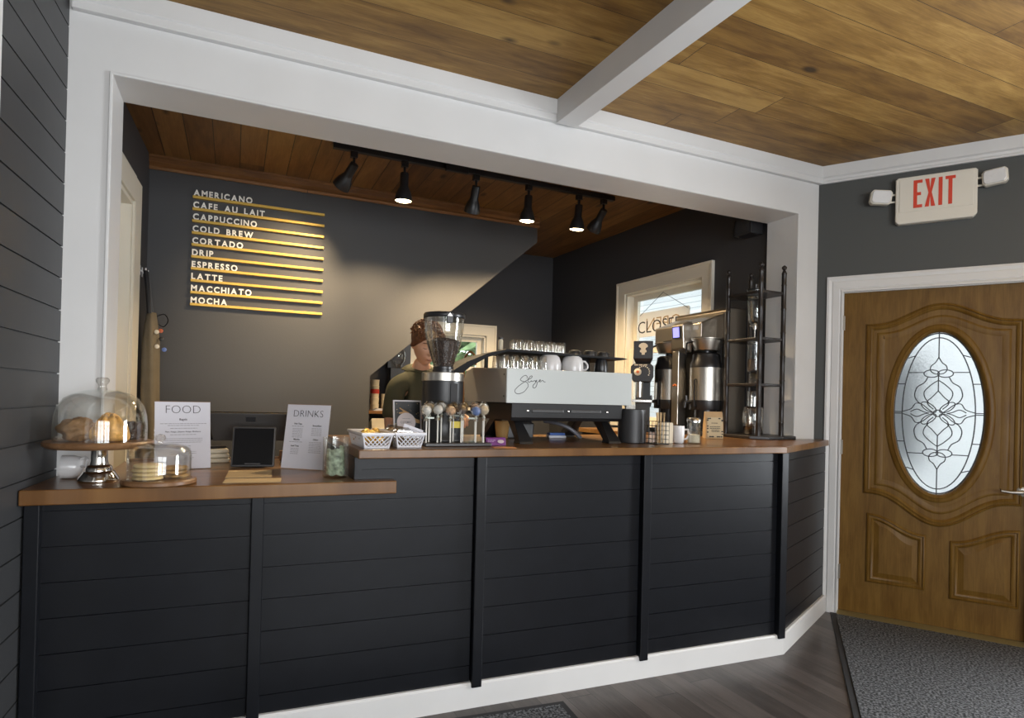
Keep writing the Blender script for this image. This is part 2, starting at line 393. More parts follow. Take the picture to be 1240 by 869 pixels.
# ------------------------------------------------------------------ kitchen behind the opening
YM, YF = 1.8078, 3.013
b = MB().prism([(-0.62, 0), (0.9434, 0), (0.9434, 1.4637), (2.3424, 2.6557), (2.3424, ZC), (-0.62, ZC)], YM, YF + 0.02, 'y')
b.T = Matrix.Identity(4)
struct(b.build('wall_stair', wall_grey), 'warm grey wall under the stairs with the drinks menu')
b = MB().prism([(-0.012, ZC - .09), (-0.02, ZC - .075), (-0.014, ZC - .06), (-0.03, ZC - .045), (-0.03, ZC - .02), (-0.04, ZC - .014), (-0.04, ZC), (0, ZC), (0, ZC - .09)], -0.60, 2.3424 + .012, 'x')
b.v = [(x, y + YM, z) for x, y, z in b.v]
struct(b.build('trim_5', moulding_wood, bevel=0.001), 'stained pine moulding above the drinks menu')
klx = lambda y: -0.5481 - 0.0417 * (YM - y)
# far wall with window
FW = (1.56, 2.50, 1.22, 2.074)
b = MB()
for x0, x1, z0, z1 in ((0.9, FW[0] + .09, 0, ZC), (FW[1] - .11, 3.4, 0, ZC), (FW[0] + .09, FW[1] - .11, 0, FW[2] + .1), (FW[0] + .09, FW[1] - .11, FW[3] - .11, ZC)): b.box(x0, x1, YF, YF + 0.14, z0, z1)
struct(b.build('wall_far', wall_dark), 'dark grey far wall behind the barista')
def window_trim(name, T, w0, w1, z0, z1, cas, sash_z, label):
    """cased sash window in local frame: x along the wall, y into the wall, room side at y<0"""
    b = MB(); b.T = T
    b.prism([(w0, z0), (w0 + cas, z0), (w0 + cas, z1 - cas), (w1 - cas, z1 - cas), (w1 - cas, z0), (w1, z0), (w1, z1), (w0, z1)], -0.02, 0.0, 'y')
    b.prism([(w0, z0), (w0 + .02, z0), (w0 + .02, z1 - .02), (w1 - .02, z1 - .02), (w1 - .02, z0), (w1, z0), (w1, z1), (w0, z1)], -0.03, -0.02, 'y')
    b.box(w0 - .02, w1 + .02, -0.05, 0.02, z0 - .03, z0)                     # stool
    i0, i1, j0, j1 = w0 + cas, w1 - cas, z0, z1 - cas
    for d, e in ((0.0, 0.02), (0.02, 0.04)):
        pass
    b.box(i0 - .001, i0 + .018, 0, 0.12, j0, j1); b.box(i1 - .018, i1 + .001, 0, 0.12, j0, j1); b.box(i0, i1, 0, 0.12, j1 - .018, j1 + .001); b.box(i0, i1, 0, .12, j0, j0 + .02)
    o = b.build(name, cream_trim, bevel=0.003); struct(o, label)
    i0 += .018; i1 -= .018; j1 -= .018; j0 += .02
    for nm, k0, k1, y0, y1 in (('sash', sash_z - .02, j1, 0.075, 0.105), ('sash', j0, sash_z + .02, 0.035, 0.068)):
        s = MB(); s.T = T
        f = 0.05
        s.box(i0, i0 + f, y0, y1, k0, k1); s.box(i1 - f, i1, y0, y1, k0, k1); s.box(i0 + f, i1 - f, y0, y1, k1 - f * .9, k1); s.box(i0 + f, i1 - f, y0, y1, k0, k0 + f * .8)
        so = s.build(nm, cream_trim, o, bevel=0.003)
        g = MB(); g.T = T; ym = (y0 + y1) / 2; g.box(i0 + f, i1 - f, ym - .002, ym + .002, k0 + f * .8, k1 - f * .9); g.build('pane', pane_glass, so)
    return o
window_trim('window_2', Matrix.Translation((0, YF, 0)), FW[0], FW[1], FW[2], FW[3], 0.11, 1.62, 'cream cased window in the far wall')
# right kitchen wall with window
RWA = math.atan2(-1, math.tan(R(3.0464)))        # local x runs toward the camera
RT = Matrix.Translation((3.1627, YF, 0)) @ Matrix.Rotation(RWA, 4, 'Z')
# local x = distance from far corner toward the camera, local y (into the wall) = +x world
WA, WB, WLO, WHI = 1.155, 2.298, 1.13, 2.392
b = MB(); b.T = RT
c = 0.11
for x0, x1, z0, z1 in ((-.1, WA + c, 0, ZC), (WB - c, 2.78, 0, ZC), (WA + c, WB - c, 0, WLO), (WA + c, WB - c, WHI - c, ZC)): b.box(x0, x1, 0, 0.14, z0, z1)
struct(b.build('wall_kitchen_right', wall_dark), 'dark grey wall behind the brewer')
window_trim('window_1', RT, WA, WB, WLO, WHI, 0.11, 1.765, 'cream cased sash window behind the hanging sign')
# left kitchen wall and its cased doorway
b = MB()
def kl(y0, y1, z0, z1, a=0.0, t=-0.12):
    b.loft([[(klx(y) + p, y, z) for p, z in ((a, z0), (a, z1), (t, z1), (t, z0))] for y in (y0, y1)])
kl(TH, 0.35, 0, ZC); kl(0.35, 1.30, 2.41, ZC); kl(1.30, YM + .1, 0, ZC)
struct(b.build('wall_kitchen_left', wall_dark), 'dark grey kitchen side wall at left')
b = MB()
kl(0.24, 0.37, 0, 2.555, 0.02, 0.0); kl(1.29, 1.466, 0, 2.555, 0.02, 0); kl(0.37, 1.29, 2.41, 2.555, 0.02, 0)
kl(1.27, 1.30, 0, 2.41, 0.006, -.12); kl(0.35, 0.38, 0, 2.41, 0.006, -.12); kl(0.38, 1.27, 2.385, 2.41, 0.006, -.12)
struct(b.build('door_2', cream_trim, bevel=0.003), 'cream cased doorway in the kitchen side wall')
b = MB(); kl(0.38, 1.27, 0.01, 2.38, -0.06, -0.10)
for z0, z1 in ((0.2, 1.0), (1.15, 2.2)):
    kl(0.50, 1.15, z0, z1, -0.052, -.06)
struct(b.build('door_2_leaf', cream_trim, bevel=0.004), 'pale panelled door closing the kitchen doorway')

# ------------------------------------------------------------------ service counter
def seg_T(p0, ang): return Matrix.Translation(p0) @ Matrix.Rotation(ang, 4, 'Z')
PF = 0.068                                                   # board face behind the worktop edge
G = Vector((2.6895, front(2.6895, PF), 0)); H = Vector((3.505, -0.062, 0))
DG = math.atan2(H.y - G.y, H.x - G.x); DL = (H - G).length
cnt = thing('service_counter', 'long navy board-clad service counter with angled right end', 'counter', (0.45, front(0.45), 0))
def local(o): o.parent = cnt; o.matrix_parent_inverse = Matrix.Translation((-0.45, -front(0.45), 0)); return o
b = MB()
b.prism([(-0.595, front(-.595, PF + .03)), (0.475, front(.475, PF + .03)), (0.475, 0.44), (OL + .004, 0.44), (OL + .004, -.004), (-0.595, -.004)], 0.0, ZL - 0.0515)
b.prism([(0.476, front(.476, PF + .03)), (G.x - .01, G.y + .03), (3.47, -.05), (3.455, -.006), (OR - .004, -.006), (OR - .004, 0.44), (0.476, 0.44)], 0.0, ZR - 0.036)
local(b.build('cabinet', navy_board))
batt = [-0.603, 0.0899, 0.970, 1.809, 2.668]
def panel(x0, x1, z1, z0=0.10):
    b = MB(); b.T = seg_T((0.45, front(.45, PF), 0), CA)
    s = 1 / math.cos(CA)
    prof = shiplap(z0, z1, 0.1205, off=0.0745, gap=0.004, depth=0.006)
    b.prism(prof, (x0 - .45) * s, (x1 - .45) * s, 'x')
    return local(b.build('board_panel', navy_board))
panel(-0.58, 0.068, ZL - .0515); panel(0.112, 0.445, ZL - .0515); panel(0.445, 0.947, ZR - .036); panel(0.993, 1.785, ZR - .036); panel(1.833, 2.644, ZR - .036)
b = MB(); b.T = seg_T(G, DG); b.prism(shiplap(0.10, ZR - .036, 0.1205, off=0.0745, gap=0.004, depth=0.006), 0.0, DL, 'x')
local(b.build('board_panel', navy_board))
b = MB(); b.box(0.445, 0.475, front(.46, PF), 0.44, ZL - .05, ZR - .036)
local(b.build('end_panel', navy_board, bevel=.002))
for i, x in enumerate(batt):
    b = MB(); b.T = seg_T((x, front(x, 0), 0), CA)
    top = (ZL - .0515) if i < 2 else (ZR - .036)
    b.box(-0.022, 0.022, 0.040, PF + .012, 0.088, top)
    local(b.build('batten', navy_board, bevel=0.003))
b = MB(); b.T = seg_T((0, front(0, 0), 0), CA); e = (2.6895 + 0.0) / math.cos(CA)
b.prism([(PF + .02, 0), (0.0500, 0), (0.0500, 0.098), (0.056, 0.1066), (PF + .02, 0.1066)], -0.60, e + .001, 'x')
struct(b.build('baseboard_front', white_paint), 'white baseboard along the counter front')
b = MB(); b.T = seg_T(G, DG); b.prism([(0.02, 0), (-0.018, 0), (-0.018, 0.098), (-0.012, 0.1066), (0.02, 0.1066)], -0.004, DL + .0, 'x')
struct(b.build('baseboard_right', white_paint), 'white baseboard along the angled counter end')

b = MB().prism([(-0.628, front(-.628)), (0.5986, front(.5986)), (0.5986, front(.5986, .06)), (0.443, front(.443, .06)), (0.443, 0.492), (OL + .003, 0.492), (OL + .003, -.003), (-0.613, -.003)], ZL - 0.0508, ZL)
lower_top = tag(b.build('countertop', top_wood, bevel=0.004), 'lower walnut-stained wooden countertop at the left, under the food sign', 'countertop')
b = MB().prism([(0.447, front(.447)), (2.63, front(2.63)), (3.49, -0.095), (3.455, -.003), (OR - .003, -.003), (OR - .003, 0.492), (0.452, 0.492)], ZR - 0.0355, ZR)
tag(b.build('countertop', top_wood, bevel=0.004), 'raised walnut-stained wooden countertop under the espresso machine', 'countertop')
# back ledge strip behind the lower worktop
b = MB().box(OL + .02, 0.44, 0.494, 0.512, ZL - .05, ZL + .012)
tag(b.build('ledge_strip', top_wood, bevel=.002), 'thin wooden strip along the back edge of the lower countertop', 'ledge')
# side counter under brewer
sc = thing('side_counter', 'dark side counter carrying the batch brewer below the sash window', 'counter', (2.9, 0.9, 0))
b = MB().box(-0.33, 0.325, -0.39, 0.48, 0.0, ZR - .036 ); b.build('cabinet', navy_board, sc)
b = MB().box(-0.35, 0.33, -0.405, 0.50, ZR - .0355, ZR - .0005); b.build('worktop', top_wood, sc, bevel=.003)

# ------------------------------------------------------------------ floor mats
mat_pile = mat('mat_pile', (0.05, 0.055, 0.062), 0.9, bump=1.0, bscale=230)
def speckle(M):
    nt = M.node_tree; b = nt.nodes['Principled BSDF']; tc = nt.nodes.new('ShaderNodeTexCoord')
    n = nt.nodes.new('ShaderNodeTexNoise'); n.inputs['Scale'].default_value = 95; n.inputs['Detail'].default_value = 2
    r = nt.nodes.new('ShaderNodeValToRGB'); e = r.color_ramp.elements
    e[0].position, e[0].color = 0.42, (0.018, 0.02, 0.023, 1); e[1].position, e[1].color = 0.62, (0.20, 0.21, 0.225, 1)
    nt.links.new(tc.outputs['Object'], n.inputs['Vector']); nt.links.new(n.outputs['Fac'], r.inputs['Fac']); nt.links.new(r.outputs['Color'], b.inputs['Base Color'])
speckle(mat_pile)
def door_mat(name, label, loc, rz, w, d, skew=0.0):
    t = thing(name, label, 'mat', loc, rz)
    b = MB().prism([(0, 0), (skew * d, -d), (w, -d), (w, 0)], 0.0, 0.006); b.build('border', rubber, t, bevel=.002)
    b = MB()
    nx, ny = 60, 40; e = 0.03; rings = []
    for j in range(ny + 1):
        yy_ = -d + e + (d - 2 * e) * j / ny; x_0 = e - skew * yy_
        rings.append([(x_0 + (w - e - x_0) * i / nx, yy_, 0.0095 + 0.0012 * random.random()) for i in range(nx + 1)])
    b.loft(rings, False, False, closed=False)
    b.prism([(e + skew * e, -e), (e + skew * (d - e), -d + e), (w - e, -d + e), (w - e, -e)], 0.004, 0.009)
    b.build('pile', mat_pile, t)
    return t
door_mat('door_mat', 'speckled grey entrance mat with black rubber border in front of the wooden door', (3.520, -0.105, 0), DA, 1.35, 1.9, 0.105)
door_mat('door_mat', 'speckled dark mat lying along the counter base at bottom centre', (-0.15, front(-.15, 0.03), 0), CA - R(2.2), 1.50, 0.75)

# ------------------------------------------------------------------ entrance door
b = MB(); b.T = dT()
prof = [(0, 0.0), (0, -0.012), (0.012, -0.016), (0.030, -0.010), (0.034, -0.016), (0.070, -0.020), (0.076, -0.016), (0.086, -0.024), (0.093, -0.024), (0.093, 0.0)]
# mitred casing: sweep the profile round jamb - header - jamb
pathL = [[(-d_ * 0 + (DW0 - .0926) + d_, n_, z_) for d_, n_ in prof] for z_ in (0, )]
H0 = DH1 + 0.1029
def cas_pt(d_, n_, k):
    if k == 0: return (DW0 - .0926 + d_, n_, 0.0)
    if k == 1: return (DW0 - .0926 + d_, n_, H0 - d_ * 1.1)
    if k == 2: return (DW1 + .0926 - d_, n_, H0 - d_ * 1.1)
    return (DW1 + .0926 - d_, n_, 0.0)
b.loft([[cas_pt(d_, n_, k) for d_, n_ in prof] for k in range(4)])
b.box(DW0 - .002, DW0 + .004, 0.0, 0.15, 0, DH1); b.box(DW1 - .004, DW1 + .002, 0.0, 0.15, 0, DH1); b.box(DW0, DW1, 0.0, 0.15, DH1 - .004, DH1 + .002)
struct(b.build('trim_6', white_paint), 'white moulded casing around the entrance door')
b = MB(); b.T = dT(); b.prism([(-0.055, 0.0), (-0.05, 0.010), (0.0, 0.020), (0.15, 0.020), (0.15, 0)], DW0 + .0, DW1 - .0, 'x')
struct(b.build('trim_7', mat('brass_threshold', (0.34, 0.29, 0.14), 0.35, 0.6)), 'brass coloured door threshold')

door = bpy.data.objects.new('door_1', None); COL.objects.link(door); door.location = DOOR0; door.rotation_euler = (0, 0, DA)
struct(door, 'oak entrance door with oval leaded glass')
OC, OA, OB = (0.595, 1.289), 0.222, 0.488         # oval centre, half width, half height
d0, d1, e0, e1 = DW0 + .005, DW1 - .005, 0.021, DH1 - .004
FY, BY = 0.022, 0.066
b = MB(); nseg = 96
def rect_pt(i):
    a = 2 * math.pi * i / nseg; c_, s_ = math.cos(a), math.sin(a)
    tx = ((d1 if c_ > 0 else d0) - OC[0]) / c_ if abs(c_) > 1e-6 else 1e9
    tz = ((e1 if s_ > 0 else e0) - OC[1]) / s_ if abs(s_) > 1e-6 else 1e9
    t_ = min(tx, tz); return (OC[0] + c_ * t_, OC[1] + s_ * t_)
def snap(p):
    # pull the nearest perimeter point onto each corner
    return p
rp = [rect_pt(i) for i in range(nseg)]
for cx_, cz_ in ((d0, e0), (d0, e1), (d1, e0), (d1, e1)):
    k = min(range(nseg), key=lambda i: (rp[i][0] - cx_) ** 2 + (rp[i][1] - cz_) ** 2); rp[k] = (cx_, cz_)
ov = [(OC[0] + OA * math.cos(2 * math.pi * i / nseg), OC[1] + OB * math.sin(2 * math.pi * i / nseg)) for i in range(nseg)]
b.loft([[(x, FY, z) for x, z in ov], [(x, FY, z) for x, z in rp], [(x, BY, z) for x, z in rp], [(x, BY, z) for x, z in ov], [(x, FY, z) for x, z in ov]], False, False)
b.build('door_leaf', oak_door, door)
def sweep_flat(b, pts, prof, closed=True):
    """sweep a (width, height) profile along a path in the door plane, height toward the room"""
    n = len(pts); rings = []
    for i, (x, z) in enumerate(pts):
        p0 = pts[(i - 1) % n]; p1 = pts[(i + 1) % n]
        t1 = Vector((x - p0[0], z - p0[1])); t2 = Vector((p1[0] - x, p1[1] - z))
        t1.normalize(); t2.normalize(); n1 = Vector((t1.y, -t1.x)); n2 = Vector((t2.y, -t2.x)); mm = (n1 + n2); mm.normalize(); k = 1 / max(0.5, mm.dot(n1))
        rings.append([(x + mm.x * w * k, FY - h, z + mm.y * w * k) for w, h in prof])
    if closed: rings.append(rings[0])
    return b.loft(rings, False, False)
mould = [(-0.020, 0.0), (-0.017, 0.009), (-0.008, 0.013), (-0.004, 0.006), (0.002, 0.006), (0.008, 0.011), (0.016, 0.007), (0.02, 0.0)]
b = MB(); sweep_flat(b, [(OC[0] + (OA + .024) * math.cos(2 * math.pi * i / 96), OC[1] + (OB + .024) * math.sin(2 * math.pi * i / 96)) for i in range(96)],
                     [(-0.026, -0.012), (-0.022, 0.010), (-0.008, 0.017), (0.002, 0.009), (0.012, 0.011), (0.022, 0.0)])
b.build('oval_frame', oak_door, door, smooth=True, angle=60)
# big panel with ogee top and bottom
def ogee(u0, u1, z_side, z_mid, n=28):
    out = []
    for i in range(n + 1):
        s = i / n; k = (1 - math.cos(2 * math.pi * s)) / 2; k = k ** 1.35
        out.append((u0 + (u1 - u0) * s, z_side + (z_mid - z_side) * k))
    return out
P0, P1 = 0.240, 0.965
path = ogee(P0, P1, 1.818, 1.93) + ogee(P0, P1, 0.795, 0.632)[::-1]
b = MB(); sweep_flat(b, path, mould); b.build('panel_moulding', oak_door, door, smooth=True, angle=50)
path2 = ogee(P0 + .05, P1 - .05, 1.77, 1.865) + ogee(P0 + .05, P1 - .05, 0.842, 0.70)[::-1]
b = MB(); sweep_flat(b, path2, [(-0.012, 0), (-0.006, 0.005), (0.004, 0.006), (0.03, 0.0)]); b.build('panel_moulding', oak_door, door, smooth=True, angle=50)
def low_panel(u0, u1, zb, zl, zr):
    def top(a0, a1, y0, y1, n=10): return [(a0 + (a1 - a0) * i / n, y0 + (y1 - y0) * ((1 - math.cos(math.pi * i / n)) / 2)) for i in range(n + 1)]
    path = top(u0, u1, zl, zr) + [(u1, zb), (u0, zb)]
    b = MB(); sweep_flat(b, path, mould); b.build('panel_moulding', oak_door, door, smooth=True, angle=50)
    q = 0.048
    inner = top(u0 + q, u1 - q, zl - q - .006, zr - q - .006) + [(u1 - q, zb + q), (u0 + q, zb + q)]
    n = len(inner); c_ = [(x, FY - .004, z) for x, z in inner]
    outer = top(u0 + .018, u1 - .018, zl - .02, zr - .02) + [(u1 - .018, zb + .018), (u0 + .018, zb + .018)]
    b = MB(); b.loft([[(x, FY + .001, z) for x, z in outer], [(x, FY - .009, z) for x, z in inner]], False, True); b.build('raised_panel', oak_door, door)
low_panel(0.262, 0.528, 0.242, 0.634, 0.536); low_panel(0.682, 0.960, 0.216, 0.520, 0.618)
# leaded oval glass
door_glass = mat('door_glass', (0.80, 0.84, 0.83), 0.34)
gnt = door_glass.node_tree; gb = gnt.nodes['Principled BSDF']; gb.inputs['Transmission Weight'].default_value = 1.0; gb.inputs['IOR'].default_value = 1.15
gb.inputs['Base Color'].default_value = (0.95, 0.97, 0.96, 1)
tcg = gnt.nodes.new('ShaderNodeTexCoord'); ng = gnt.nodes.new('ShaderNodeTexNoise'); ng.inputs['Scale'].default_value = 90
bpg = gnt.nodes.new('ShaderNodeBump'); bpg.inputs['Strength'].default_value = 0.5; bpg.inputs['Distance'].default_value = 0.004
gnt.links.new(tcg.outputs['Object'], ng.inputs['Vector']); gnt.links.new(ng.outputs['Fac'], bpg.inputs['Height']); gnt.links.new(bpg.outputs['Normal'], gb.inputs['Normal'])
def oval(k, y, n=64): return [(OC[0] + OA * k * math.cos(2 * math.pi * i / n), y, OC[1] + OB * (1 - (1 - k) * OA / OB * 1.0) * math.sin(2 * math.pi * i / n)) for i in range(n)]
b = MB(); b.loft([oval(1.02, 0.040), oval(1.02, 0.046)]); pane = b.build('oval_pane', door_glass, door)
lead = mat('lead_came', (0.045, 0.045, 0.05), 0.45, 0.4)
def N(a, bb): return (OC[0] + a * OA, 0.038, OC[1] + bb * OB)
def zc(x, y): return N((x - 425) / 172, (560 - y) / 305)
def smooth_path(pts, n=6):
    out = []; P = [pts[0]] + list(pts) + [pts[-1]]
    for i in range(1, len(P) - 2):
        for k in range(n):
            t_ = k / n; a, b_, c_, d_ = [Vector(P[i + j]) for j in (-1, 0, 1, 2)]
            out.append(tuple(0.5 * ((2 * b_) + (-a + c_) * t_ + (2 * a - 5 * b_ + 4 * c_ - d_) * t_ * t_ + (-a + 3 * b_ - 3 * c_ + d_) * t_ ** 3)))
    out.append(tuple(pts[-1])); return out
b = MB()
def came(pts, closed=False): b.tube(smooth_path(pts) if len(pts) > 2 else pts, 0.0030, 6)
def sym(pts, v=True):
    for fx in (1, -1):
        for fy in ((1, -1) if v else (1,)):
            came([zc(425 + fx * (x - 425), 560 + fy * (y - 560)) for x, y in pts])
def ell(cx_, cy_, rx, ry, rot=0):
    out = []
    for i in range(17):
        a = 2 * math.pi * i / 16; x, y = rx * math.cos(a), ry * math.sin(a)
        out.append((cx_ + x * math.cos(rot) - y * math.sin(rot), cy_ + x * math.sin(rot) + y * math.cos(rot)))
    return out
b.tube([N(0.80 * math.cos(2 * math.pi * i / 64), 0.93 * math.sin(2 * math.pi * i / 64)) for i in range(64)], 0.0032, 6, closed=True)
b.tube([N(0.985 * math.cos(2 * math.pi * i / 64), 0.985 * math.sin(2 * math.pi * i / 64)) for i in range(64)], 0.004, 6, closed=True)
sym([(425, 255), (425, 350)]); sym([(310, 407), (372, 407)]); sym([(288, 557), (255, 557)])
for bb in (0.36, 0.71):
    y = 560 - 305 * bb; xi = 172 * 0.80 * math.sqrt(1 - (bb / .93) ** 2); xo = 172 * 0.985 * math.sqrt(1 - (bb / .985) ** 2)
    sym([(425 - xi, y), (425 - xo, y + (8 if bb > .5 else 0))])
sym([(425, 350), (412, 370), (397, 382), (394, 398), (406, 410), (425, 414)])
sym(ell(399, 411, 29, 14)); sym([(385, 424), (372, 445), (345, 462), (335, 492), (345, 515), (362, 526)])
sym([(425, 436), (400, 452), (373, 478), (374, 500), (390, 522)]); sym([(425, 476), (402, 500), (386, 514), (388, 528), (408, 545)])
sym([(425, 414), (425, 476)])
sym(ell(390, 538, 32, 14, R(-150)), True); sym([(288, 556), (322, 545), (340, 524), (365, 528), (392, 548), (408, 558)])
sym([(320, 556), (345, 546), (372, 556), (392, 560)]); came([zc(*p) for p in ell(425, 560, 17, 12)])
b.build('lead_came', lead, door, smooth=True)
for z in (1.85, 1.058, 0.265):
    b = MB(); b.lathe([(0.006, -0.045), (0.0065, 0.045), (0.003, 0.05)], (DW0 + .002, 0.004, z), 10); b.box(DW0 + .002, DW0 + .012, 0.012, 0.0215, z - .045, z + .045)
    b.build('hinge', mat('hinge_nickel', (0.42, 0.40, 0.36), 0.35, 0.9), door)
b = MB(); b.tube([(0.985, FY - .004, 0.86), (0.985, FY - .05, 0.86), (0.975, FY - .058, 0.86), (0.93, FY - .058, 0.857), (0.885, FY - .055, 0.862)], [0.011, 0.011, .010, 0.008, 0.006], 10)
b.T = Matrix.Translation((0.985, FY, 0.86)) @ Matrix.Rotation(R(90), 4, 'X'); b.lathe([(0.028, 0), (0.028, 0.008), (0.02, 0.012)], seg=20)
b.build('lever_handle', mat('hinge_nickel', (0, 0, 0)), door, smooth=True)

# ------------------------------------------------------------------ exit sign
ex = thing('exit_sign', 'white emergency exit sign with red letters above the wooden door', 'sign', dpt(0.556, 0, 2.43), DA)
b = MB(); b.prism([(-0.197, 0.018), (-0.18, 0.0), (0.18, 0.0), (0.197, 0.018), (0.197, 0.27), (0.187, 0.282), (-0.187, 0.282), (-0.197, 0.27)], -0.05, -0.001, 'y')
b.build('housing', sign_plastic, ex, bevel=0.006)
b = MB(); b.prism([(-0.178, 0.068), (0.178, 0.068), (0.178, 0.268), (-0.178, 0.268)], -0.0535, -0.049, 'y'); b.build('face_plate', sign_plastic, ex, bevel=.002)
def block_letter(ch):
    w, h, t = 0.044, 0.166, 0.0185
    P = {'E': [(0, 0), (w, 0), (w, t), (t, t), (t, (h - t) / 2), (w * .85, (h - t) / 2), (w * .85, (h + t) / 2), (t, (h + t) / 2), (t, h - t), (w, h - t), (w, h), (0, h)],
         'X': [(0, 0), (t * 1.1, 0), (w * .58, h * .36), (w * 1.16 - t * 1.1, 0), (w * 1.16, 0), (w * .76, h * .5), (w * 1.16, h), (w * 1.16 - t * 1.1, h), (w * .58, h * .64), (t * 1.1, h), (0, h), (w * .4, h * .5)],
         'I': [(0, 0), (t, 0), (t, h), (0, h)],
         'T': [((w - t) / 2 + .002, 0), ((w + t) / 2 + .002, 0), ((w + t) / 2 + .002, h - t), (w + .004, h - t), (w + .004, h), (0, h), (0, h - t), ((w - t) / 2 + .002, h - t)]}
    return P[ch]
x = -0.108
for ch, adv in (('E', 0.056), ('X', 0.066), ('I', 0.032), ('T', 0.05)):
    b = MB(); b.prism([(px + x, pz + 0.088) for px, pz in block_letter(ch)], -0.0552, -0.0530, 'y'); b.build('letter', exit_red, ex); x += adv
lens = mat('frosted_lens', (0.72, 0.73, 0.74), 0.22, bump=0.25, bscale=60)
for sx, tilt, zz in ((-1, 8, 0.178), (1, -4, 0.212)):
    b = MB()
    b.tube([(sx * 0.19, -0.025, zz - .032), (sx * 0.262, -0.035, zz - .032)], 0.006, 8); b.build('lamp_arm', sign_plastic, ex)
    b = MB(); b.tube([(sx * 0.19, -0.025, zz + .012), (sx * 0.262, -0.035, zz + .012)], 0.006, 8); b.build('lamp_arm', sign_plastic, ex)
    b = MB(); b.T = Matrix.Translation((sx * 0.272, -0.055, zz)) @ Matrix.Rotation(R(tilt), 4, 'Y') @ Matrix.Rotation(R(sx * -12), 4, 'Z')
    b.prism([(-0.058, -0.028), (-0.046, -0.044), (0.046, -0.044), (0.058, -0.028), (0.058, 0.028), (0.046, 0.044), (-0.046, 0.044), (-0.058, 0.028)], -0.012, 0.035, 'y')
    lh = b.build('lamp_head', sign_plastic, ex, bevel=0.006)
    b = MB(); b.T = Matrix.Translation((sx * 0.272, -0.055, zz)) @ Matrix.Rotation(R(tilt), 4, 'Y') @ Matrix.Rotation(R(sx * -12), 4, 'Z')
    b.prism([(-0.05, -0.024), (-0.04, -0.037), (0.04, -0.037), (0.05, -0.024), (0.05, 0.024), (0.04, 0.037), (-0.04, 0.037), (-0.05, 0.024)], -0.020, -0.011, 'y')
    b.build('lens', lens, lh, bevel=.003)

# ------------------------------------------------------------------ track lights
LX = [0.652, 0.978, 1.479, 1.883, 2.301, 2.519]
tr = thing('light_track', 'black ceiling track carrying six spotlights', 'track', (1.567, 1.055, ZC))
ta_ = math.atan2(0.033, 2.083)
b = MB(); b.T = Matrix.Rotation(ta_, 4, 'Z'); b.box(-1.045, 1.045, -0.018, 0.018, -0.036, -0.0005); b.build('rail', black_metal, tr, bevel=.003)
b = MB(); b.T = Matrix.Rotation(ta_, 4, 'Z'); b.box(-0.32, -0.16, -0.045, -0.0185, -0.055, -0.005); b.build('feed_box', black_metal, tr, bevel=.004)
bulb = mat('lamp_bulb', (1, 0.9, 0.7), 0.4, emit=(1.0, 0.80, 0.46, 16))
shade_in = mat('shade_lining', (0.6, 0.5, 0.35), 0.4)
# yaw (0 faces the menu wall), tilt from straight down
AIM = [(26, 52), (0, 5), (-4, 32), (4, 6), (0, 8), (6, 46)]
NAMES = ['leftmost track spotlight, turned away toward the menu wall, bulb hidden', 'lit track spotlight hanging nearest the drinks menu', 'unlit-looking track spotlight beside the feed box, tilted to the wall',
         'lit track spotlight in the middle of the right half of the track', 'lit track spotlight second from the right end of the track', 'rightmost track spotlight at the track end, tilted away']
for (x, lab, (yaw, tl)) in zip(LX, NAMES, AIM):
    y = 1.055 + (x - 1.567) * 0.0158
    t = thing('track_spotlight', lab, 'spotlight', (x, y, ZC - .0375), 0, 'spotlights on the ceiling track')
    b = MB().box(-0.022, 0.022, -0.016, 0.016, -0.035, 0.0); b.box(-0.007, 0.007, -0.007, 0.007, -0.09, -0.03); b.build('bracket', black_metal, t, bevel=.002)
    M_ = Matrix.Translation((0.0, 0.0, -0.085)) @ Matrix.Rotation(R(yaw), 4, 'Z') @ Matrix.Rotation(R(tl), 4, 'X')
    b = MB(); b.T = M_
    b.lathe([(0.010, 0.014), (0.026, 0.012), (0.028, 0.0), (0.028, -0.07), (0.034, -0.085), (0.046, -0.11), (0.054, -0.140), (0.0565, -0.165), (0.0535, -0.165), (0.050, -0.138), (0.042, -0.11), (0.026, -0.085), (0.001, -0.083)], seg=28, cap0=True, cap1=True)
    b.build('shade', black_metal, t, smooth=True, angle=40)
    b = MB(); b.T = M_; b.lathe([(0.02, -0.088), (0.030, -0.11), (0.0475, -0.145), (0.0515, -0.158), (0.049, -0.166), (0.03, -0.172), (0.001, -0.174)] if tl < 20 else [(0.02, -0.088), (0.030, -0.108), (0.038, -0.122), (0.03, -0.132), (0.001, -0.136)], seg=24)
    b.build('bulb', bulb, t, smooth=True)
    l = bpy.data.lights.new('spot_lamp', 'SPOT'); l.energy = (150 if x > 2.2 else 120) if tl < 20 else 95; l.color = (1.0, 0.74, 0.44); l.spot_size = R(140 if tl < 20 else 70); l.spot_blend = 0.4 if tl < 20 else 1.0; l.shadow_soft_size = 0.04
    o = bpy.data.objects.new('spot_lamp', l); COL.objects.link(o); o.parent = t
    tl2 = max(tl, 14)
    o.matrix_basis = M_ @ Matrix.Translation((0, 0, -0.180 if tl < 20 else -0.150))

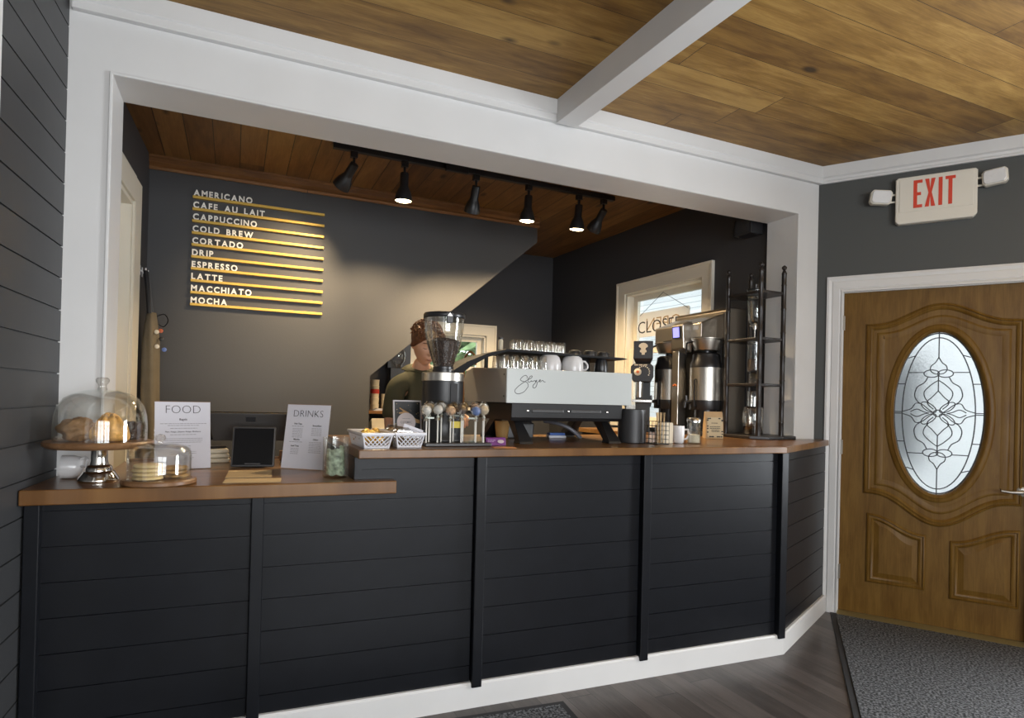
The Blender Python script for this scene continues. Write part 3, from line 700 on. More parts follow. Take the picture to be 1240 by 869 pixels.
# ------------------------------------------------------------------ drinks menu on the wall
WORDS = ['AMERICANO', 'CAFE AU LAIT', 'CAPPUCCINO', 'COLD BREW', 'CORTADO', 'DRIP', 'ESPRESSO', 'LATTE', 'MACCHIATO', 'MOCHA']
ORD = ['top', 'second', 'third', 'fourth', 'fifth', 'sixth', 'seventh', 'eighth', 'ninth', 'bottom']
X0M, X1M, Z0M, Z1M = -0.2876, 0.5786, 2.6316, 1.9042
for i, w in enumerate(WORDS):
    z = Z0M + (Z1M - Z0M) * i / 9
    t = thing('menu_rail', 'gold menu rail spelling %s in white letters, %s of ten' % (w, ORD[i]), 'menu rail', (X0M, YM, z), 0, 'menu rails on the stair wall')
    b = MB().box(0, X1M - X0M, -0.026, -0.0005, -0.010, 0.008); b.build('rail', gold, t, bevel=.002)
    x = 0.004
    for ch in w:
        if ch == ' ': x += 0.033; continue
        me = glyphs(ch, 0.057, depth=0.006, bold=0.030, xs=0.92, align='LEFT')
        xs = [v.co.x for v in me.vertices]; x0 = min(xs); wd = max(xs) - x0
        o = letters(ch, 0.057, t, letter_white, (x - x0, -0.016, 0.0092), 'letter', depth=0.006, bold=0.030, xs=0.92, align='LEFT')
        x += wd + 0.0095

# ================================================================== things on the lower countertop
def on_low(name, label, cat, x, y, rz=0.0, group=None, z=0.0): return thing(name, label, cat, (x, y, ZL + z), rz, group)
def on_top(name, label, cat, x, y, rz=0.0, group=None, z=0.0): return thing(name, label, cat, (x, y, ZR + z), rz, group)

CX, CY = -0.442, -0.190
t = on_low('cake_stand', 'silver pedestal cake stand with round wooden plate at the left end of the counter', 'cake stand', CX, CY)
b = MB().lathe([(0.064, 0.0), (0.066, 0.005), (0.064, 0.012), (0.052, 0.03), (0.049, 0.036), (0.043, 0.038), (0.042, 0.05), (0.036, 0.058), (0.030, 0.060), (0.027, 0.075), (0.0265, 0.115), (0.030, 0.122), (0.001, 0.1225)], seg=36)
b.build('pedestal', polished_silver, t, smooth=True, angle=50)
b = MB().lathe([(0.05, 0.1228), (0.158, 0.1228), (0.170, 0.132), (0.172, 0.141), (0.168, 0.146), (0.001, 0.146)], seg=48); b.build('plate', turned_wood, t, smooth=True, angle=40)
PZ = ZL + 0.1465
dm = thing('glass_dome', 'tall clear glass dome with knob covering pastries on the cake stand', 'glass dome', (CX + .004, CY, PZ))
prof = [(0.146, 0.0), (0.146, 0.06), (0.143, 0.09), (0.134, 0.125), (0.116, 0.152), (0.09, 0.170), (0.05, 0.182), (0.018, 0.186)]
b = MB().lathe(prof + [(r - 0.0035, z - .003) for r, z in prof[::-1][:-1]] + [(0.1425, 0.0), (0.146, 0.0)], seg=48, cap0=False, cap1=False); b.build('bell', clear_glass, dm, smooth=True, angle=60)
b = MB().lathe([(0.016, 0.185), (0.013, 0.195), (0.014, 0.203), (0.021, 0.213), (0.022, 0.222), (0.016, 0.229), (0.001, 0.230)], seg=24); b.build('knob', tumbler_glass, dm, smooth=True)
crust = mat('crust', (0.62, 0.34, 0.10), 0.42, var=0.5, vscale=26, bump=0.5, bscale=55)
bun = mat('bun', (0.36, 0.20, 0.08), 0.6, var=0.3, vscale=25, bump=0.5, bscale=60)
dark_cake = mat('dark_cake', (0.045, 0.025, 0.017), 0.6, bump=0.5, bscale=80)
def pastry(name, label, x, y, rz, kind):
    t = thing(name, label, 'pastry', (CX + x, CY + y, PZ), rz, 'pastries under the tall dome'); b = MB()
    if kind == 'croissant':
        n = 41; rings = []
        for i in range(n):
            s = i / (n - 1); a = (s - .5) * 1.9; r = 0.010 + 0.027 * math.sin(math.pi * s) ** .8 + 0.006 * abs(math.sin(s * math.pi * 6.5)) - .003
            c_ = Vector((0.062 * math.sin(a), 0.03 - 0.045 * math.cos(a), 0)); tn = Vector((math.cos(a), math.sin(a), 0)); sd = Vector((-tn.y, tn.x, 0))
            rings.append([tuple(c_ + sd * r * math.cos(q) * 1.1 + Vector((0, 0, r * .95 + r * math.sin(q) * .95))) for q in [2 * math.pi * k / 14 for k in range(14)]])
        b.loft(rings); b.v = [(x * 1.02, y * 1.02, z * 1.35) for x, y, z in b.v]; b.build('croissant_body', crust, t, smooth=True, angle=80)
    elif kind == 'scone':
        b.ball((0, 0, 0.040), 0.058, 0.050, 0.041, 24, 18, 0.34, 3); b.ball((0.01, -.01, 0.058), 0.034, 0.034, 0.026, 18, 12, 0.4, 7); b.build('scone_body', bun, t, smooth=True, angle=80)
    else:
        b.lathe([(0.022, 0), (0.032, 0.035), (0.036, 0.04), (0.034, 0.055), (0.02, 0.066), (0.001, 0.069)], seg=18); b.build('muffin_body', dark_cake, t, smooth=True, angle=70)
    return t
pastry('croissant', 'golden croissant at the front centre under the tall glass dome', 0.038, -0.050, R(12), 'croissant')
pastry('croissant', 'golden croissant lying behind the front one under the tall glass dome', 0.01, 0.045, R(150), 'croissant')
pastry('scone', 'rough brown scone at the left under the tall glass dome', -0.065, -0.015, R(20), 'scone')
pastry('muffin', 'dark chocolate muffin at the right under the tall glass dome', 0.093, 0.06, 0, 'muffin')

KX, KY = -0.238, -0.300
t = on_low('cookie_board', 'small round wooden board carrying the low cookie cloche', 'board', KX, KY)
MB().lathe([(0.116, 0.0), (0.121, 0.004), (0.121, 0.014), (0.117, 0.0185), (0.106, 0.0185), (0.104, 0.016), (0.001, 0.016)], seg=44).build('board', turned_wood, t, smooth=True, angle=40)
cl = on_low('glass_cloche', 'low clear glass cloche with round knob covering cookies', 'glass dome', KX, KY, z=0.017)
prof = [(0.103, 0.0), (0.103, 0.085), (0.099, 0.102), (0.088, 0.115), (0.07, 0.122), (0.03, 0.127), (0.012, 0.1275)]
MB().lathe(prof + [(r - .003, z - .0025) for r, z in prof[::-1][:-1]] + [(0.1, 0.0), (0.103, 0.0)], seg=44, cap0=False, cap1=False).build('bell', clear_glass, cl, smooth=True, angle=60)
MB().lathe([(0.008, 0.127), (0.008, 0.132), (0.016, 0.140), (0.018, 0.148), (0.013, 0.157), (0.001, 0.160)], seg=20).build('knob', tumbler_glass, cl, smooth=True)
cookie_m = mat('cookie_dough', (0.66, 0.50, 0.24), 0.7, var=0.14, vscale=40, bump=0.35, bscale=70)
choc_m = mat('choc_cookie', (0.34, 0.20, 0.075), 0.7, var=0.5, vscale=45, bump=0.4, bscale=70)
def cookie(label, x, y, z, r, m_, grp, seed):
    t = on_low('cookie', label, 'cookie', KX + x, KY + y, seed, grp, z)
    MB().lathe([(r * .9, 0), (r, 0.004), (r * .98, 0.009), (r * .85, 0.0125), (r * .4, 0.0138), (0.001, 0.014)], seg=22, sx=1 + .03 * math.sin(seed), sy=1 - .02 * math.cos(seed)).build('cookie_body', m_, t, smooth=True, angle=60)
for i, wd in enumerate(('bottom', 'second from bottom', 'second from top', 'top')):
    cookie('pale sugar cookie, %s of the front left stack under the cloche' % wd, -0.035 + .003 * (i % 2), -0.02, 0.0172 + 0.0142 * i, 0.050, cookie_m, 'sugar cookies in the cloche', i * 1.3)
for i, wd in enumerate(('bottom', 'middle', 'top')):
    cookie('brown chocolate chip cookie, %s of the right stack under the cloche' % wd, 0.048 - .004 * (i % 2), 0.032, 0.0172 + 0.0142 * i, 0.043, choc_m, 'chocolate chip cookies in the cloche', i * 2.1)

# mug lying on its side by the post
def mug_mesh(r, h, wall=0.003, taper=0.9):
    return [(r * taper * .8, 0), (r * taper, 0.005), (r, h * .5), (r, h), (r - wall, h), (r - wall, h * .5), (r * taper - wall, 0.009), (0.001, 0.008)]
t = thing('mug', 'small white mug lying on its side beneath the cake stand plate', 'mug', (-0.532, -0.095, ZL + 0.0432), 0)
b = MB(); b.T = Matrix.Rotation(R(-90), 4, 'Y'); b.lathe(mug_mesh(0.043, 0.072, taper=.78), (0, 0, -0.03), seg=28); b.build('mug_body', white_ceramic, t, smooth=True, angle=45)
b = MB(); b.tube([(0.024, -0.034, .004), (0.040, -0.046, .006), (0.046, -0.044, .030), (0.036, -0.03, .038), (0.02, -0.028, 0.03)], 0.005, 8); b.build('handle', white_ceramic, t, smooth=True)

def lines(parent, rows, name='text_line', y=-0.0012, h=0.0022, material=None):
    """illegible small print: rows of (x0, x1, z) broken into word-length dashes"""
    b = MB()
    for x0, x1, z in rows:
        x = x0
        while x < x1:
            w = random.uniform(0.006, 0.014); w = min(w, x1 - x); b.box(x, x + w, y, y + .001, z, z + h); x += w + 0.0025
    return b.build(name, material or faint_ink, parent)
# FOOD sign
def menu_card(name, label, x, y, rz, lean):
    t = on_low(name, label, 'menu sign', x, y, rz)
    W, Hh = 0.218, 0.288
    tilt = Matrix.Rotation(R(-lean), 4, 'X')
    def setT(o): o.matrix_basis = Matrix.Translation((0, 0, 0.002)) @ tilt; return o
    b = MB().box(-W / 2, W / 2, 0.0004, 0.0030, 0, Hh); b.box(-W / 2, W / 2, 0.003, 0.09, 0.0, 0.002)
    back = MB().box(-W / 2, W / 2, 0.0006, 0.0032, 0, Hh)
    o = setT(back.build('acrylic_back', clear_glass, t)); 
    f = MB(); f.box(-W / 2, W / 2, 0.004, 0.085, 0.0, 0.0025); f.build('foot', clear_glass, t)
    o = setT(MB().box(-W / 2 + .001, W / 2 - .001, -0.0006, 0.0004, 0.001, Hh - .001).build('paper', paper_white, t)); o['label'] = 'printed white sheet'
    e = setT(MB().box(-W / 2 - .001, W / 2 + .001, -0.0008, 0.0034, Hh - .0012, Hh + .0012).build('top_edge', turned_wood, t))
    return t, setT, W, Hh
t, setT, W, Hh = menu_card('food_menu', 'white paper menu headed FOOD standing behind the cookie cloche', -0.189, 0.105, R(16), 7)
def put(o, x, z, setT): 
    o.matrix_basis = o.matrix_basis.copy(); M0 = setT(o).matrix_basis.copy(); o.matrix_basis = M0 @ Matrix.Translation((x, -0.0012, z)); return o
put(letters('FOOD', 0.050, t, ink, name='heading', depth=0.0006, bold=-0.022, spacing=1.0), 0.0, 0.238, setT)
for txt, z, sz in (('Bagels', 0.208, 0.0125), ('Plain, Asiago, Jalapeno Asiago, Blueberry', 0.157, 0.0085)):
    put(letters(txt, sz, t, ink, name='small_heading', depth=0.0005, bold=0.01), 0.0, z, setT)
setT(lines(t, [(-0.088, 0.092, 0.193), (-0.06, 0.062, 0.185), (-0.05, 0.055, 0.173), (-0.05, 0.05, 0.146), (-0.07, 0.075, 0.129), (-0.07, 0.075, 0.121), (-0.065, 0.072, 0.113), (-0.03, 0.03, 0.097), (-0.03, 0.03, 0.088), (-0.05, 0.05, 0.073), (-0.05, 0.05, 0.065), (-.035, .035, .055), (-.035, .04, .047), (-.035, .035, .04)]))
t, setT, W, Hh = menu_card('drinks_menu', 'white paper menu headed DRINKS leaning beside the tip jar', 0.285, 0.012, R(-38), 9)
put(letters('DRINKS', 0.044, t, ink, name='heading', depth=0.0006, bold=-0.020), 0.0, 0.232, setT)
for txt, x, z in (('Hot Teas', -0.045, 0.197), ('Smoothies', 0.05, 0.190), ('Matcha', -0.045, 0.127), ('Other', 0.05, 0.128), ('Iced Teas', -0.05, 0.098)):
    put(letters(txt, 0.0105, t, ink, name='small_heading', depth=0.0005, bold=0.014), x, z, setT)
for rows_ in ([(-0.075, -0.015, 0.188)] + [(-0.07, -0.02, 0.177 - .0075 * i) for i in range(6)], [(0.025, 0.075, 0.180 - .0075 * i) for i in range(5)], [(-0.08, -0.015, 0.118)] + [(-0.07, -0.03, 0.088 - .0075 * i) for i in range(4)], [(0.02, 0.08, 0.118 - .0075 * i) for i in range(7)]): setT(lines(t, rows_))

# point of sale: small customer tablet in front, larger screen behind
t = on_low('customer_tablet', 'small black card-payment tablet facing the customer on the lower counter', 'tablet', 0.083, 0.128, R(-10))
Tm = Matrix.Translation((0, 0, 0.004)) @ Matrix.Rotation(R(-14), 4, 'X')
b = MB(); b.T = Tm; b.box(-0.092, 0.092, 0.0, 0.012, 0.0, 0.182); b.build('casing', dark_grey, t, bevel=0.006, seg=3)
b = MB(); b.T = Tm; b.box(-0.084, 0.084, -0.0012, 0.001, 0.008, 0.174); b.build('screen', mat('dead_screen', (0.006, 0.006, 0.007), 0.08), t, bevel=.001)
b = MB(); b.T = Tm; b.box(-0.033, 0.033, -0.0022, 0.0, 0.011, 0.0155); b.build('card_slot', dark_grey, t)
b = MB().prism([(0.012, 0.0), (0.13, 0.0), (0.12, 0.012), (0.05, 0.09), (0.035, 0.10)], -0.05, 0.05, 'x'); b.build('stand', black_plastic, t, bevel=.003)
t = on_low('register_screen', 'wide black register screen seen from behind, above the small tablet', 'register', 0.078, 0.335, R(-4))
Tm = Matrix.Translation((0, 0.02, 0.105)) @ Matrix.Rotation(R(12), 4, 'X')
b = MB(); b.T = Tm; b.prism([(-0.165, 0.0), (0.165, 0.0), (0.188, 0.135), (-0.188, 0.135)], -0.008, 0.012, 'y'); b.build('screen_back', mat('register_shell', (0.035, 0.032, 0.03), 0.42), t, bevel=.004)
b = MB(); b.T = Tm; b.box(-0.022, 0.022, -0.010, -0.007, 0.095, 0.119); b.build('camera_bump', black_plastic, t, bevel=.001)
b = MB(); b.T = Tm; b.box(-0.19, 0.19, 0.012, 0.016, -.001, 0.137); b.build('screen_glass', mat('dead_screen', (0, 0, 0)), t, bevel=.001)
b = MB().prism([(-0.05, 0.0), (0.09, 0.0), (0.085, 0.012), (0.045, 0.02), (0.04, 0.15), (0.02, 0.15), (0.012, 0.02), (-0.05, 0.012)], -0.06, 0.06, 'x'); b.build('stand', black_plastic, t, bevel=.003)
t = on_low('paper_slip', 'tan paper slip lying nearest the front edge below the tablet', 'paper', 0.075, -0.305, R(-6), 'paper slips'); MB().box(-0.10, 0.10, -0.055, 0.055, 0.0005, 0.002).build('slip', mat('tan_paper', (0.50, 0.37, 0.20), 0.7), t)
t = on_low('paper_slip', 'tan paper slip under the tablet edge, behind the front slip', 'paper', 0.068, -0.10, R(-3), 'paper slips'); MB().box(-0.085, 0.085, -0.115, 0.12, 0.0005, 0.002).build('slip', mat('tan_paper', (0, 0, 0)), t)
# tip jar with banknotes
t = on_low('tip_jar', 'clear glass tip jar of banknotes beside the drinks menu', 'jar', 0.385, -0.268)
prof = [(0.046, 0.0), (0.051, 0.006), (0.0515, 0.162), (0.0485, 0.162), (0.048, 0.012), (0.001, 0.011)]
MB().lathe(prof, seg=32).build('glass', clear_glass, t, smooth=True, angle=50)
bill = mat('banknote', (0.30, 0.36, 0.26), 0.75, var=0.6, vscale=60)
for i, (a0, w, z0, z1, rr, ti, lab) in enumerate(((200, 105, 0.012, 0.115, 0.040, 0.02, 'curled banknote at the left of the tip jar'), (290, 80, 0.012, 0.128, 0.036, -0.1, 'curled banknote at the right of the tip jar'), (250, 130, 0.012, 0.10, 0.024, 0.1, 'curled banknote in the middle of the tip jar'))):
    nb = on_low('banknote', lab, 'banknote', 0.385, -0.268, 0, 'banknotes in the tip jar', 0.0005)
    b = MB(); rings = []
    for z in (z0, (z0 + z1) / 2, z1):
        rings.append([((rr + dr) * math.cos(R(a0 + w * k / 12)) + ti * (z - z0) * .3, (rr + dr) * math.sin(R(a0 + w * k / 12)), z + 0.004 * math.sin(k)) for dr in (0, 0.0008) for k in (range(13) if dr == 0 else range(12, -1, -1))])
    b.loft(rings); b.build('note', bill, nb, smooth=True, angle=40)
# things at the back edge
t = on_low('paper_stack', 'stack of white paper napkins behind the food menu', 'napkins', -0.075, 0.40, R(8))
for i in range(3): MB().box(-0.06 + .004 * i, 0.06 - .003 * i, -0.05, 0.05, 0.022 * i + .0005, 0.022 * i + .021).build('napkin_bundle', paper_cream, t, bevel=.006)
t = on_low('card_reader', 'black round-edged card reader lying on the napkin stack', 'card reader', -0.082, 0.40, R(20), z=0.0665); MB().prism([(-0.05, -0.03), (0.05, -0.03), (0.05, 0.03), (-0.05, 0.03)], 0.0, 0.012).build('casing', black_plastic, t, bevel=.005, seg=3)
t = on_low('wooden_block', 'small pale wooden block behind the drinks menu', 'block', 0.245, 0.41); MB().box(-0.03, 0.03, -0.02, 0.02, 0.0005, 0.05).build('block', turned_wood, t, bevel=.003)
t = on_low('call_bell', 'tiny silver bell by the lower left corner of the drinks menu', 'bell', 0.225, 0.22)
MB().lathe([(0.022, 0.0), (0.022, 0.004), (0.020, 0.005), (0.018, 0.014), (0.010, 0.021), (0.001, 0.023)], seg=20).build('dome', polished_silver, t, smooth=True, angle=50); MB().lathe([(0.004, 0.0225), (0.004, 0.028), (0.001, 0.029)], seg=10).build('button', polished_silver, t, smooth=True)

# ================================================================== things on the raised countertop
def basket(label, x, y, rz):
    t = on_top('plastic_basket', label, 'basket', x, y, rz, 'white plastic baskets')
    w0, d0, w1, d1, h, th = 0.047, 0.125, 0.060, 0.145, 0.062, 0.002
    b = MB(); b.loft([[(-w0, -d0, .0005), (w0, -d0, .0005), (w0, d0, .0005), (-w0, d0, .0005)], [(-w0, -d0, 0.003), (w0, -d0, 0.003), (w0, d0, 0.003), (-w0, d0, 0.003)]]); b.build('base', white_plastic, t)
    # woven lattice sides: slanted strips both ways
    b = MB()
    def P(side, s, k):           # s along the side -1..1, k height 0..1
        w = w0 + (w1 - w0) * k; d = d0 + (d1 - d0) * k; z = 0.001 + h * k
        return {0: (s * w, -d, z), 1: (s * w, d, z), 2: (-w, s * d, z), 3: (w, s * d, z)}[side]
    for side, n in ((0, 6), (1, 6), (2, 14), (3, 14)):
        for dirn in (1, -1):
            for i in range(-2, n + 2):
                s0 = -1 + 2 * (i + .5) / n; s1 = s0 + dirn * 2.0 * 2.2 / n; k0, k1 = 0.12, 0.80
                if s0 < -1.0 or s0 > 1.0:
                    continue
                if abs(s1) > 1.0:
                    f = (math.copysign(1.0, s1) - s0) / (s1 - s0); s1 = math.copysign(1.0, s1); k1 = k0 + (k1 - k0) * f
                if k1 - k0 < 0.08: continue
                b.tube([P(side, s0, k0), P(side, s1, k1)], 0.0022, 4)
        for k, r in ((0.06, 0.0042), (0.84, 0.004)): b.tube([P(side, -1, k), P(side, 1, k)], r, 6)
    for sx in (-1, 1):
        for side in (0, 1): b.tube([P(side, sx, 0), P(side, sx, .5), P(side, sx, 1)], 0.0035, 6)
    b.build('lattice_sides', white_plastic, t)
    b = MB(); z = h
    o_ = [(-w1 - .006, -d1 - .006), (w1 + .006, -d1 - .006), (w1 + .006, d1 + .006), (-w1 - .006, d1 + .006)]; i_ = [(-w1 + .003, -d1 + .003), (w1 - .003, -d1 + .003), (w1 - .003, d1 - .003), (-w1 + .003, d1 - .003)]
    b.loft([[(x, y, z - .008) for x, y in o_], [(x, y, z + .002) for x, y in o_], [(x, y, z + .002) for x, y in i_], [(x, y, z - .008) for x, y in i_], [(x, y, z - .008) for x, y in o_]], False, False); b.build('rim', white_plastic, t, bevel=.002)
    return t
B1 = basket('white lattice basket of gold wrapped sweets at the corner of the raised counter', 0.525, -0.25, R(1)); B2 = basket('white lattice basket of bagged biscotti next to the framed poster', 0.665, -0.232, R(0))
gold_foil = mat('gold_foil', (0.80, 0.52, 0.12), 0.25, 0.85, bump=0.8, bscale=120)
biscotti = mat('biscotti', (0.26, 0.17, 0.08), 0.7, var=0.4, vscale=35, bump=0.5, bscale=60)
posn = ['front left', 'front right', 'middle left', 'middle right', 'back left', 'back right', 'top front', 'top middle']
for i in range(8):
    x = 0.525 + (-0.02 if i % 2 == 0 else 0.022) + random.uniform(-.004, .004); y = -0.25 + (-0.085 + 0.075 * (i // 2) if i < 6 else -0.06 + .07 * (i - 6)); z = 0.004 + (0.030 if i < 6 else 0.052)
    t = on_top('wrapped_sweet', 'gold foil wrapped sweet, %s in the corner basket' % posn[i], 'sweet', x, y, random.uniform(0, 3), 'gold wrapped sweets', z)
    MB().ball((0, 0, 0.0), 0.034, 0.022, 0.019, 14, 9, 0.35, i).build('foil', gold_foil, t, smooth=True, angle=30)
    b = MB(); b.loft([[(s * (0.030 + .012 * k), (0.005 + .010 * k) * math.cos(a) , 0.004 * math.sin(a) + .003) for a in [2 * math.pi * q / 8 for q in range(8)]] for s, k in ((1, 0), (1, 1))]); b.build('twist_end', wrap_film, t)
for i in range(5):
    y = -0.335 + 0.052 * i; lab = ['frontmost', 'second', 'middle', 'fourth', 'rearmost'][i]
    t = on_top('biscotti_bag', 'clear bag of brown biscotti, %s of five in the basket by the poster' % lab, 'biscotti', 0.655 - .010 * (i % 2), y, R(8 * (i % 3) - 8), 'bags of biscotti', 0.005)
    b = MB(); b.T = Matrix.Rotation(R(18), 4, 'X'); b.prism([(-0.04, 0.0), (0.04, 0.0), (0.042, 0.04), (0.02, 0.062), (-0.025, 0.066), (-0.042, 0.045)], -0.008, 0.010, 'y'); b.build('biscotti_slice', biscotti, t, bevel=.004)
    b = MB(); b.T = Matrix.Rotation(R(18), 4, 'X'); b.loft([[(-.046, -.014, .0), (.046, -.014, 0), (.046, .016, 0), (-.046, .016, 0)], [(-.05, -.016, .045), (.05, -.016, .045), (.05, .018, .045), (-.05, .018, .045)], [(-.034, -.006, .074), (.022, -.006, .070), (.022, .006, .070), (-.034, .006, .074)], [(-.030, -.012, .084), (.012, -.004, .078), (.010, .01, .078), (-.03, .008, .084)]]); b.build('cellophane', wrap_film, t)
t = on_top('price_card', 'white price card with fine print leaning on the biscotti basket', 'card', 0.672, -0.362, R(4), z=0.050)
Tm = Matrix.Rotation(R(-35), 4, 'X') @ Matrix.Rotation(R(24), 4, 'Y')
b = MB(); b.T = Tm; b.box(-0.042, 0.042, -0.0008, 0.0, 0.0, 0.046); b.build('card', paper_white, t)
ln = lines(t, [(-0.025, 0.03, 0.03), (-0.03, 0.025, 0.022), (-0.02, 0.02, 0.016)], y=-0.0018, h=0.0016); ln.matrix_basis = Tm.copy()

# framed poster: hand reaching over a round badge, night-sky ground
t = on_top('framed_poster', 'white framed black poster of a hand over a round badge reading COSMIC', 'poster', 0.745, -0.045, R(3))
lean = Matrix.Rotation(R(-8), 4, 'X')
def leaned(o): o.matrix_basis = lean.copy(); return o
b = MB(); w, h = 0.068, 0.195
for x0, x1, z0, z1 in ((-w, -w + .006, 0, h), (w - .006, w, 0, h), (-w + .006, w - .006, 0, .006), (-w + .006, w - .006, h - .006, h)): b.box(x0, x1, -.004, .006, z0, z1)
leaned(b.build('frame', mat('poster_frame', (0.6, 0.58, 0.6), 0.4), t))
leaned(MB().box(-w + .006, w - .006, 0.0, 0.004, .006, h - .006).build('print', mat('poster_black', (0.02, 0.022, 0.026), 0.35), t))
leaned(MB().prism([(-.004, .0), (.05, .0), (.05, .09), (-.004, .08)], 0.0062, 0.0082, 'y').build('prop_back', black_plastic, t)); 
b = MB(); b.lathe([(0.045, 0), (0.045, 0.0012)], seg=36); b.v = [(x - 0.006, -z - .0004, y + 0.092) for x, y, z in b.v]
leaned(b.build('badge', mat('badge_pink', (0.62, 0.55, 0.55), 0.6), t))
o = letters('COSMIC', 0.0155, t, mat('badge_ink', (0.22, 0.2, 0.21), 0.6), name='lettering', depth=0.0004, bold=0.005); o.matrix_basis = lean @ Matrix.Translation((-0.006, -0.0020, 0.087))
ln = lines(t, [(-0.024, 0.012, 0.108), (-0.02, 0.008, 0.076)], y=-0.0024, h=.0022); ln.matrix_basis = lean.copy()
b = MB(); b.loft([[(x, -.0014, z) for x, z in ((0.060, 0.102), (0.038, 0.110), (0.020, 0.125), (0.006, 0.138), (-0.018, 0.150), (-0.036, 0.161), (-0.038, 0.157), (-0.018, 0.142), (-0.024, 0.141), (-0.040, 0.138), (-0.041, 0.133), (-0.020, 0.132), (0.000, 0.126), (0.012, 0.108), (0.03, 0.094), (0.060, 0.086))][::1], ] + [[(x, -.0004, z) for x, z in ((0.060, 0.102), (0.038, 0.110), (0.020, 0.125), (0.006, 0.138), (-0.018, 0.150), (-0.036, 0.161), (-0.038, 0.157), (-0.018, 0.142), (-0.024, 0.141), (-0.040, 0.138), (-0.041, 0.133), (-0.020, 0.132), (0.000, 0.126), (0.012, 0.108), (0.03, 0.094), (0.060, 0.086))]])
leaned(b.build('hand_artwork', mat('hand_ochre', (0.50, 0.30, 0.13), 0.6), t))
b = MB()
for i in range(26):
    x, z = random.uniform(-.058, .058), random.uniform(.012, .185); r = random.choice((.0008, .001, .0016)); b.box(x - r, x + r, -.0012, 0.0001, z - r, z + r)
leaned(b.build('star_dots', mat('star_gold', (0.6, 0.45, 0.2), 0.5), t))

# cake pops in a holder
hold = on_top('cake_pop_holder', 'low dark wooden holder carrying the cake pops', 'holder', 0.893, -0.275, CA)
b = MB().box(-0.145, 0.155, -0.05, 0.055, 0.0005, 0.016); b.build('block', black_wood, hold, bevel=.003)
POPC = {'white': mat('pop_white', (0.68, 0.68, 0.66), 0.5, var=.12, vscale=60), 'orange': mat('pop_orange', (0.62, 0.40, 0.24), 0.5, var=0.5, vscale=70), 'brown': mat('pop_brown', (0.10, 0.065, 0.045), 0.5, var=.4, vscale=60), 'blue': mat('pop_blue', (0.16, 0.26, 0.55), 0.5, var=.2, vscale=60), 'cream': mat('pop_cream', (0.55, 0.46, 0.33), 0.5, var=.3, vscale=60)}
pops = [(-.138, -.03, 'white', 'white cake pop at the left end of the front row'), (-.088, -.03, 'white', 'white cake pop second from left in the front row'), (-.031, -.03, 'orange', 'orange speckled white cake pop in the middle of the front row'), (0.018, -.03, 'brown', 'chocolate brown cake pop right of the orange one'), (0.085, -.03, 'blue', 'bright blue cake pop toward the right of the front row'), (0.122, -.03, 'cream', 'cream cake pop at the right end of the front row'),
        (-.110, .03, 'cream', 'cream cake pop at the left end of the back row'), (-.055, .03, 'white', 'white cake pop second from left in the back row'), (0.0, .03, 'brown', 'chocolate brown cake pop third from left in the back row'), (0.045, .03, 'brown', 'chocolate brown cake pop fourth from left in the back row'), (0.102, .03, 'orange', 'orange speckled cake pop fifth from left in the back row'), (0.14, .03, 'white', 'white cake pop at the right end of the back row')]
stick_m = mat('pop_stick', (0.70, 0.68, 0.62), 0.6); ribbon_m = mat('pop_ribbon', (0.55, 0.60, 0.55), 0.4)
cr_, sr_ = math.cos(CA), math.sin(CA)
for i, (x, y, c_, lab) in enumerate(pops):
    zz = 0.150 + (0.004 if i % 2 else 0) + (0.01 if y > 0 else 0)
    t = on_top('cake_pop', lab, 'cake pop', 0.893 + x * cr_ - y * sr_, -0.275 + x * sr_ + y * cr_, i * .7, 'cake pops in the holder', 0.0165)
    MB().lathe([(0.0032, 0.0), (0.0032, zz - .03)], seg=8).build('stick', stick_m, t, smooth=True)
    MB().ball((0, 0, zz - .012), 0.021, 0.021, 0.020, 16, 10, 0.12, i).build('cake_ball', POPC[c_], t, smooth=True, angle=60)
    # cellophane wrapper gathered under the ball
    b = MB(); rings = []
    for r, z in ((0.006, -.046), (0.013, -.058), (0.005, -.040), (0.018, -.030), (0.0245, -.012), (0.021, .006), (0.010, .016)):
        rings.append([(r * (1 + .12 * math.sin(5 * a + i)) * math.cos(a), r * (1 + .12 * math.cos(4 * a + i)) * math.sin(a), zz + z) for a in [2 * math.pi * q / 14 for q in range(14)]])
    b.loft(rings, False, False); b.build('wrapper', wrap_film, t)
    MB().lathe([(0.0045, zz - .047), (0.0075, zz - .0435), (0.0045, zz - .040)], seg=10).build('ribbon', ribbon_m, t)
    if i % 2 == 0:
        b = MB(); b.box(0.002, 0.034, -.0018, 0.0018, zz - .048, zz - .041); b.build('ribbon_tail', ribbon_m, t)

# espresso grinder with hopper
GX, GY = 0.888, -0.105
t = on_top('espresso_grinder', 'black espresso grinder with steel collar and tall clear bean hopper', 'grinder', GX, GY, R(-4))
b = MB().lathe([(0.092, 0.0005), (0.096, 0.01), (0.096, 0.02), (0.088, 0.03), (0.088, 0.10), (0.094, 0.125), (0.095, 0.285), (0.001, 0.285)], seg=40); b.build('body', black_metal, t, smooth=True, angle=40)
MB().prism([(0.012, -0.092), (0.046, -0.085), (0.046, -0.092), (0.012, -0.0985)], 0.05, 0.275).build('face_plate', rubber, t, bevel=.001)
MB().lathe([(0.095, 0.285), (0.098, 0.287), (0.098, 0.322), (0.095, 0.325), (0.001, 0.3255)], seg=44).build('collar', brushed_steel, t, smooth=True, angle=40)
MB().lathe([(0.050, 0.3255), (0.050, 0.338), (0.047, 0.341), (0.047, 0.352), (0.001, 0.352)], seg=30).build('hopper_neck', black_plastic, t, smooth=True, angle=40)
prof = [(0.046, 0.352), (0.048, 0.365), (0.062, 0.405), (0.080, 0.46), (0.090, 0.52), (0.0935, 0.575)]
